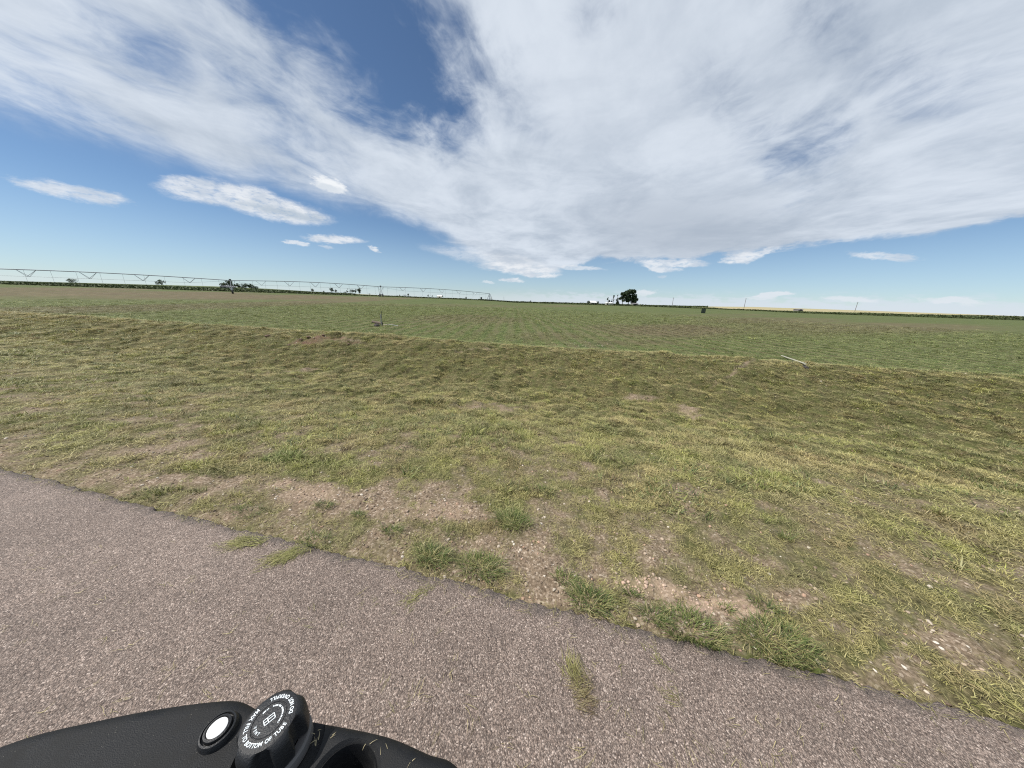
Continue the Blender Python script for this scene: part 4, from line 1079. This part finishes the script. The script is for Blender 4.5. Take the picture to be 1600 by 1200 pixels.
# ---------------------------------------------------------------- field things
def cabinet():
    p = hit(1098.5, 489.3); x, y, z = p; root = empty('utility_cabinet', (x, y, z), -0.55); s = y / F
    W = 5.6 * s; Hh = 6.6 * s
    tag(root, 'dark green boxy cabinet standing alone in the field at the right', 'utility cabinet')
    m = MB().box((0, 0, Hh * .45), (W, W * .8, Hh * .9)); bmesh.ops.bevel(m.bm, geom=m.bm.edges[:], offset=W * .05, segments=2, affect='EDGES'); m.build('housing', M_CAB, root)
    m = MB().box((0, 0, Hh * .93), (W * .86, W * .72, Hh * .12)); bmesh.ops.bevel(m.bm, geom=m.bm.edges[:], offset=W * .04, segments=2, affect='EDGES'); m.build('lid', M_CAB, root)
    MB().box((-W * .22, -W * .41, Hh * .45), (W * .4, .03, Hh * .7)).build('door', M_CAB, root); MB().box((W * .22, -W * .41, Hh * .45), (W * .4, .03, Hh * .7)).build('door', M_CAB, root)
cabinet()
def marker():
    p = hit(597.5, 510); x, y, z = p; s = y / F
    root = empty('field_marker', (x, y, z)); tag(root, 'thin dark post with a faint grey slat standing in the field', 'marker post')
    MB().rod((0, 0, -0.1), (0.01, 0, 23 * s), .42 * s, .34 * s, 8).build('post', M_STEELDK, root)
    MB().box((-1.9 * s, .05, 9.5 * s), (1.0 * s, .02, 17 * s)).build('slat', M_PLATE, root)
    MB().rod((-2.7 * s, .06, -.05), (-2.7 * s, .06, 18 * s), .18 * s, n=6).build('slat_stake', M_PLATE, root)
    a = hit(582.5, 504.5); b = hit(597, 507.0)
    m = MB(); m.rod((a[0], a[1], a[2] + .07), (b[0], b[1], b[2] + .05), 0.075, n=10)
    o = m.build('dark_beam', M_WOOD); tag(o, 'dark beam lying on the grass left of the thin post', 'beam')
    a = hit(599, 508.5); b = hit(606, 508.8)
    d = Vector(b) - Vector(a); m = MB().box((Vector(a) + Vector(b)) / 2 + Vector((0, 0, .05)), (d.length * .8, .08, .04), Matrix.Rotation(math.atan2(d.y, d.x), 4, 'Z'))
    o = m.build('pale_board', M_PALEWOOD); tag(o, 'short pale board lying at the foot of the thin post', 'board')
    a = hit(607, 507.5); b = hit(622, 510)
    o = MB().rod((a[0], a[1], a[2] + .03), (b[0], b[1], b[2] + .03), 0.018, n=8).build('thin_pole', M_PLATE); tag(o, 'thin weathered pole lying on the grass right of the thin post', 'pole')
    a = hit(588.5, 510)
    m = MB(); m.lathe([(0.0, -.02), (.13, -.02), (.15, .04), (.12, .10), (.04, .14), (.0, .145)][1:], 10, lambda t_, zz, r_: 1 + .15 * math.sin(3 * t_ + zz * 9))
    o = m.build('dark_clod', M_CLOD_SHADE, loc=a); tag(o, 'dark clod of earth below the dark beam', 'clod')
marker()
def white_pipe():
    a = Vector(hit(1221, 556.5)); b = Vector(hit(1252, 568.2)); a.z = float(terrain(a.x, a.y)) + .02; b.z = float(terrain(b.x, b.y)) + .035; c = b + (b - a) * 0.12
    root = empty('drain_pipe', b); tag(root, 'weathered white pipe lying on the crest of the bank at the right, its shade below built as a dark tube', 'pipe')
    MB().tube([a - b, Vector((0, 0, 0)), c - b], 0.018, 12).build('pipe', M_PVC, root, smooth=True)
    MB().tube([(a - b) * .45 + Vector((-.02, -.10, -.05)), Vector((-.05, -.14, -.07)), (c - b) + Vector((-.05, -.14, -.08))], 0.036, 12).build('pipe_shade', M_CLOD_SHADE, root, smooth=True)  # dark tube laid below the pipe in place of its shadow
    MB().rod((c - b), (c - b) + (c - b).normalized() * .05, .022, n=14).build('end_collar', M_PVC, root)
white_pipe()
def clods():
    spots = [(419, 526, 0.075), (482, 527, .05), (470, 531, .05), (505, 524, .045), (545, 538, .05), (452, 540, .05)]
    labs = ['dark clod on the bank left of the scraped soil', 'dark red clod at the left rim of the scraped soil', 'second dark clod just below the left rim of the scraped soil', 'clod on top of the scraped soil hump', 'clod at the right foot of the scraped soil', 'clod on the slope below the scraped soil']
    for k, ((px, py, r_), lab) in enumerate(zip(spots, labs)):
        p = hit(px, py); m = MB(); n_ = 12
        m.lathe([(r_ * q, zz * r_) for q, zz in ((.4, -.3), (1, 0), (1.1, .35), (.8, .75), (.3, .95))], n_, lambda t_, zz, rr_, k=k: 1 + .22 * math.sin(2 * t_ + k) + .12 * math.sin(5 * t_ + zz * 30 + k))
        o = m.build('soil_clod', M_CLOD, smooth=True, loc=p); tag(o, lab, 'clod', 'clods of soil on the bank')
M_CLOD = simple('reddish_clod', (0.13, 0.085, 0.062), 0.95, var=0.3, scale=30, bmp=.5)
clods()

# ---------------------------------------------------------------- ride-on mower at the lower left
def mat_plastic():
    m, t, b = mat_new('black_textured_plastic')
    tc = t.new('ShaderNodeTexCoord'); O = tc.outputs['Object']
    dust = t.ss(t.noise(O, 14, 7, 0.75), 0.42, 0.72); spk = t.ss(t.vor(O, 260).outputs['Distance'], 0.16, 0.06)
    spk = t.m('MULTIPLY', spk, t.ss(t.noise(O, 40, 3, 0.6), 0.5, 0.7))
    c = t.mix(t.m('MULTIPLY', dust, 0.35), (0.0065, 0.007, 0.0085), (0.040, 0.038, 0.034))
    c = t.mix(t.m('MULTIPLY', spk, 0.7), c, (0.25, 0.24, 0.20))
    t.l.new(c, b.inputs['Base Color']); t.l.new(t.lin(dust, 0, 1, 0.58, 0.85), b.inputs['Roughness']); b.inputs['Specular IOR Level'].default_value = 0.3
    bump(t, b, t.noise(O, 700, 3, 0.6), 0.8, 0.0010)
    return m
M_PLAS = mat_plastic()
M_CAP = simple('cap_plastic', (0.012, 0.0125, 0.0145), 0.5, var=0.25, scale=60, bmp=0.25)
M_INK = simple('white_lettering', (0.72, 0.76, 0.78), 0.6, var=0.10, scale=200)
M_GREYP = simple('grey_gasket', (0.10, 0.095, 0.095), 0.7)
M_DRY = simple('dry_grass', (0.34, 0.29, 0.17), 0.7)
M_FACE = simple('white_gauge_face', (0.80, 0.81, 0.82), 0.35, var=0.04)

def smooth_closed(pts, n=12):
    out = []; N_ = len(pts)
    for i in range(N_):
        p0, p1, p2, p3 = [np.array(pts[(i + k) % N_], float) for k in (-1, 0, 1, 2)]
        for j in range(n):
            t_ = j / n
            out.append(tuple(0.5 * ((2 * p1) + (-p0 + p2) * t_ + (2 * p0 - 5 * p1 + 4 * p2 - p3) * t_ ** 2 + (-p0 + 3 * p1 - 3 * p2 + p3) * t_ ** 3)))
    return out
ZT = 0.75
def on_top(px, py, z=ZT):
    d = ray(px, py); k = (z - H) / d[2]; p = CAM + d * k; return p[0], p[1]
def char_mesh(ch, size):
    cu = bpy.data.curves.new('letter', 'FONT'); cu.body = ch; cu.size = size; cu.align_x = 'CENTER'; cu.align_y = 'CENTER'; cu.offset = size * 0.022; cu.extrude = 0.00035; cu.resolution_u = 3
    o = bpy.data.objects.new('letter', cu); C.objects.link(o)
    dg = bpy.context.evaluated_depsgraph_get(); me = bpy.data.meshes.new_from_object(o.evaluated_get(dg))
    n = len(me.vertices); V = np.empty(n * 3, np.float32); me.vertices.foreach_get('co', V); V = V.reshape(-1, 3)
    Fc = [tuple(p.vertices) for p in me.polygons]
    bpy.data.objects.remove(o); bpy.data.curves.remove(cu); return V, Fc
def ring_text(txt, r, a0, a1, size, z, stretch=1.0):
    """letters running counter-clockwise from angle a0 to a1, tops towards the centre"""
    VV = []; FF = []; off = 0
    W = {'M': 1.25, 'W': 1.35, 'I': .45, ' ': .6, 'O': 1.12, 'L': .85, 'F': .85, 'E': .9, 'T': .92}
    ws = [W.get(c, 1.0) for c in txt]; tot = sum(ws); acc = 0
    for c, w in zip(txt, ws):
        a = a0 + (a1 - a0) * (acc + w / 2) / tot; acc += w
        if c == ' ': continue
        V, Fc = char_mesh(c, size); V = V.copy(); V[:, 0] *= stretch
        th = a + math.pi / 2       # reading direction
        x = r * math.cos(a) + V[:, 0] * math.cos(th) - V[:, 1] * math.sin(th)
        y = r * math.sin(a) + V[:, 0] * math.sin(th) + V[:, 1] * math.cos(th)
        VV.append(np.stack([x, y, V[:, 2] + z], 1)); FF += [tuple(i + off for i in f) for f in Fc]; off += len(V)
    return np.concatenate(VV), FF

def mower():
    front = [on_top(*p) for p in ((350, 1085), (405, 1099), (480, 1116), (562, 1131), (614, 1144), (668, 1167), (718, 1192))]
    fx = [(-0.80, -0.30), (-0.86, -0.05), (-0.85, 0.14), (-0.76, 0.26), (-0.63, 0.305)]
    rest = [(-0.01, 0.20), (0.05, 0.08), (0.06, -0.15), (0.0, -0.42), (-0.2, -0.50), (-0.62, -0.48)]
    poly = smooth_closed(fx + front + rest, 10); n = len(poly); Pn = np.array(poly)
    tang = np.roll(Pn, -1, 0) - np.roll(Pn, 1, 0); tang /= np.linalg.norm(tang, axis=1)[:, None]
    nrm = np.stack([tang[:, 1], -tang[:, 0]], 1)
    if np.sum((Pn - Pn.mean(0)) * nrm) > 0: nrm = -nrm       # inward
    root = empty('ride_on_mower', (-0.4, -0.1, 0)); tag(root, 'black plastic ride-on mower body with lettered fuel cap and cup hole, lower left', 'mower')
    def Lc(x, y, z): return Vector((x + 0.4, y + 0.1, z))
    R_ = 0.022; prof = [(0.050, 0.34), (0.02, 0.36)] + [(0.004, 0.5), (0.0, ZT - R_)] + [(R_ * (1 - math.cos(t_)), ZT - R_ + R_ * math.sin(t_)) for t_ in np.linspace(0.2, math.pi / 2, 7)]
    bm = bmesh.new(); rings = []
    for (ins, z) in prof:
        Q = Pn + nrm * ins; rings.append([bm.verts.new(Lc(q[0], q[1], z)) for q in Q])
    for A, B in zip(rings, rings[1:]):
        for i in range(n): bm.faces.new((A[i], A[(i + 1) % n], B[(i + 1) % n], B[i]))
    bm.faces.new(rings[0][::-1]); bm.faces.new(rings[-1])
    bmesh.ops.recalc_face_normals(bm, faces=bm.faces)
    me = bpy.data.meshes.new('body'); bm.to_mesh(me); bm.free(); me.materials.append(M_PLAS)
    body = bpy.data.objects.new('body', me); C.objects.link(body)
    # holes
    cupc = on_top(533, 1231); CR = 0.045
    cutters = []
    mm = MB(); mm.rod(Lc(cupc[0], cupc[1], ZT - 0.10), Lc(cupc[0], cupc[1], ZT + 0.1), CR, n=64); cutters.append(mm.build('cutter', None))
    mm = MB(); mm.rod(Lc(cupc[0], cupc[1], ZT - 0.008), Lc(cupc[0], cupc[1], ZT + 0.014), CR - 0.002, CR + 0.018, n=64); cutters.append(mm.build('cutter', None))
    capc = on_top(423, 1126, 0.806)
    mm = MB(); mm.rod(Lc(capc[0] + .006, capc[1] - .006, ZT - 0.012), Lc(capc[0] + .006, capc[1] - .006, ZT + 0.05), 0.056, 0.068, n=64); cutters.append(mm.build('cutter', None))
    for c in cutters:
        md = body.modifiers.new('cut', 'BOOLEAN'); md.object = c; md.operation = 'DIFFERENCE'; md.solver = 'EXACT'
    bpy.context.view_layer.update()
    dg = bpy.context.evaluated_depsgraph_get(); me2 = bpy.data.meshes.new_from_object(body.evaluated_get(dg))
    body.modifiers.clear(); body.data = me2
    for p in me2.polygons: p.use_smooth = True
    try: me2.set_sharp_from_angle(angle=rad(40))
    except Exception: pass
    for c in cutters: bpy.data.objects.remove(c)
    body.parent = root
    # cup holder liner (open cup)
    m = MB(); nn = 48
    prof2 = [(CR + .001, ZT - 0.006), (CR - .0015, ZT - 0.004), (CR - 0.004, ZT - 0.02), (CR - 0.009, ZT - 0.097)]
    rg = [[m.bm.verts.new(Lc(cupc[0] + r_ * math.cos(2 * math.pi * i / nn), cupc[1] + r_ * math.sin(2 * math.pi * i / nn), z)) for i in range(nn)] for r_, z in prof2]
    for A, B in zip(rg, rg[1:]):
        for i in range(nn): m.bm.faces.new((A[i], A[(i + 1) % nn], B[(i + 1) % nn], B[i]))
    m.bm.faces.new(rg[-1]); m.build('cup_holder', M_PLAS, root, smooth=True)
    # fuel cap
    cap = empty('fuel_cap', Lc(capc[0], capc[1], ZT)); cap.parent = root
    cap.rotation_euler = (rad(-2), rad(-4), 0)
    notch = [rad(q) for q in (-2, -66, -140, -214, -288)]
    def rf(a, z, r):
        k = 0.0
        for q in notch:
            d = (a - q + math.pi) % (2 * math.pi) - math.pi; k = max(k, math.exp(-(d / 0.235) ** 4))
        f = min(1.0, max(0.0, (0.0525 - z) / 0.006)); return 1 - 0.27 * k * f if r > 0.02 else 1
    m = MB()
    pr = [(0.036, 0.006), (0.041, 0.008), (0.0425, 0.016), (0.0425, 0.030), (0.0418, 0.040), (0.0402, 0.046), (0.0375, 0.0505), (0.0345, 0.0530), (0.0325, 0.0540), (0.0215, 0.0545), (0.0209, 0.0536), (0.0203, 0.0536), (0.0197, 0.0544), (0.010, 0.0548), (0.001, 0.0548)]
    m.lathe(pr, 160, rf); m.build('cap_body', M_CAP, cap, smooth=True)
    m = MB(); m.lathe([(0.030, -0.02), (0.030, 0.005), (0.0405, 0.0055), (0.0415, 0.0035), (0.043, 0.002), (0.043, -0.012), (0.031, -0.02)][::1], 48); m.build('filler_neck', M_GREYP, cap, smooth=True)
    for (txt, r_, a0, a1, sz, st) in (('MAX FILL TO BOTTOM OF TUBE', 0.0272, rad(155), rad(155 + 198), 0.0068, 0.86), ('DO NOT OVERFILL', 0.0272, rad(14), rad(128), 0.0068, 0.86),
                                      ('VENT', 0.0160, rad(206), rad(268), 0.0046, 0.9)):
        V, Fc = ring_text(txt, r_, a0, a1, sz, 0.05455 if r_ > .02 else 0.0549, st)
        o = mesh_obj('lettering', V, Fc, M_INK, cap)
    # small arcs and the pump symbol in the centre
    m = MB()
    for a0, a1 in ((132, 158), (66, 112), (-12, 58)):
        for q in range(a0, a1, 3):
            if random.random() < 0.12: continue
            a = rad(q); c_ = Vector((0.0158 * math.cos(a), 0.0158 * math.sin(a), 0.0550))
            m.box(c_, (0.0016 + .0006 * random.random(), 0.0009, 0.0005), Matrix.Rotation(a + random.choice((0.2, -0.3, 0.1)), 4, 'Z'))
    m.build('small_print', M_INK, cap)
    m = MB(); Rz = Matrix.Rotation(rad(48), 4, 'Z'); z = 0.0552; w, h, t_ = 0.0125, 0.0078, 0.0010
    def bar(cx, cy, sx, sy): m.box((Rz @ Vector((cx, cy, 0))) + Vector((0.0003, 0.0, z)), (sx, sy, 0.0005), Rz)
    bar(0, h / 2, w, t_); bar(0, -h / 2, w, t_); bar(-w / 2, 0, t_, h); bar(w / 2, 0, t_, h); bar(-0.0015, 0, t_, h); bar(-.004, 0.0, .004, t_); bar(.002, 0.0005, 0.006, t_)
    m.build('pump_symbol', M_INK, cap)
    # round gauge with white face at the left
    gc = on_top(340, 1138, ZT + .01); g = empty('gauge', Lc(gc[0], gc[1], ZT)); g.parent = root; g.scale = (0.78, 0.78, 0.9)
    m = MB(); m.lathe([(0.030, -0.004), (0.030, 0.004), (0.027, 0.010), (0.0245, 0.011), (0.0235, 0.006), (0.0215, 0.006), (0.0205, 0.013), (0.0175, 0.014), (0.0165, 0.011), (0.001, 0.011)], 64); m.build('bezel', M_CAP, g, smooth=True)
    m = MB(); m.lathe([(0.0155, 0.0108), (0.0155, 0.0128), (0.013, 0.0140), (0.001, 0.0143)], 48); m.build('gauge_face', M_FACE, g, smooth=True)
    # raised rib around the filler
    # running gear under the body
    for (wx, wy, wr, ww) in ((-0.62, -0.35, 0.27, 0.26),):
        wl = empty('wheel', Lc(wx, wy, wr)); wl.parent = root; w = MB()
        w.rod((-ww / 2, 0, 0), (ww / 2, 0, 0), wr, n=48); bmesh.ops.bevel(w.bm, geom=[e for e in w.bm.edges if len(e.link_faces) == 2 and e.calc_face_angle(0) > 1], offset=.04, segments=4, affect='EDGES')
        w.build('tyre', M_RUB, wl, smooth=True); MB().rod((-ww / 2 - .005, 0, 0), (ww / 2 + .005, 0, 0), .13, n=32).build('rim', M_STEELDK, wl)
    MB().box(Lc(-0.38, -0.12, 0.26), (0.5, 0.6, 0.16)).box(Lc(-0.18, -.12, .30), (.12, .5, .1)).build('chassis', M_STEELDK, root)
    # dry clippings caught on the plastic
    src = blades('stuck_grass', 14, 0.001, 0.001, 0.010, 0.0008, 0.995, 0.0, mat=M_DRY, link=True)
    V = np.empty(len(src.data.vertices) * 3, np.float32); src.data.vertices.foreach_get('co', V); V = V.reshape(14, -1, 3)
    for k in range(14):
        q = on_top(*[(493, 1144), (496, 1154), (640, 1190), (600, 1172), (494, 1165), (515, 1152), (576, 1162)][k % 7]); V[k] += np.array([q[0] + 0.4 + RNG.normal(0, .0025), q[1] + 0.1 + RNG.normal(0, .002), ZT - 0.0012])
    src.data.vertices.foreach_set('co', V.ravel()); src.data.update(); src.parent = root; tag(src, kind='stuff')
mower()
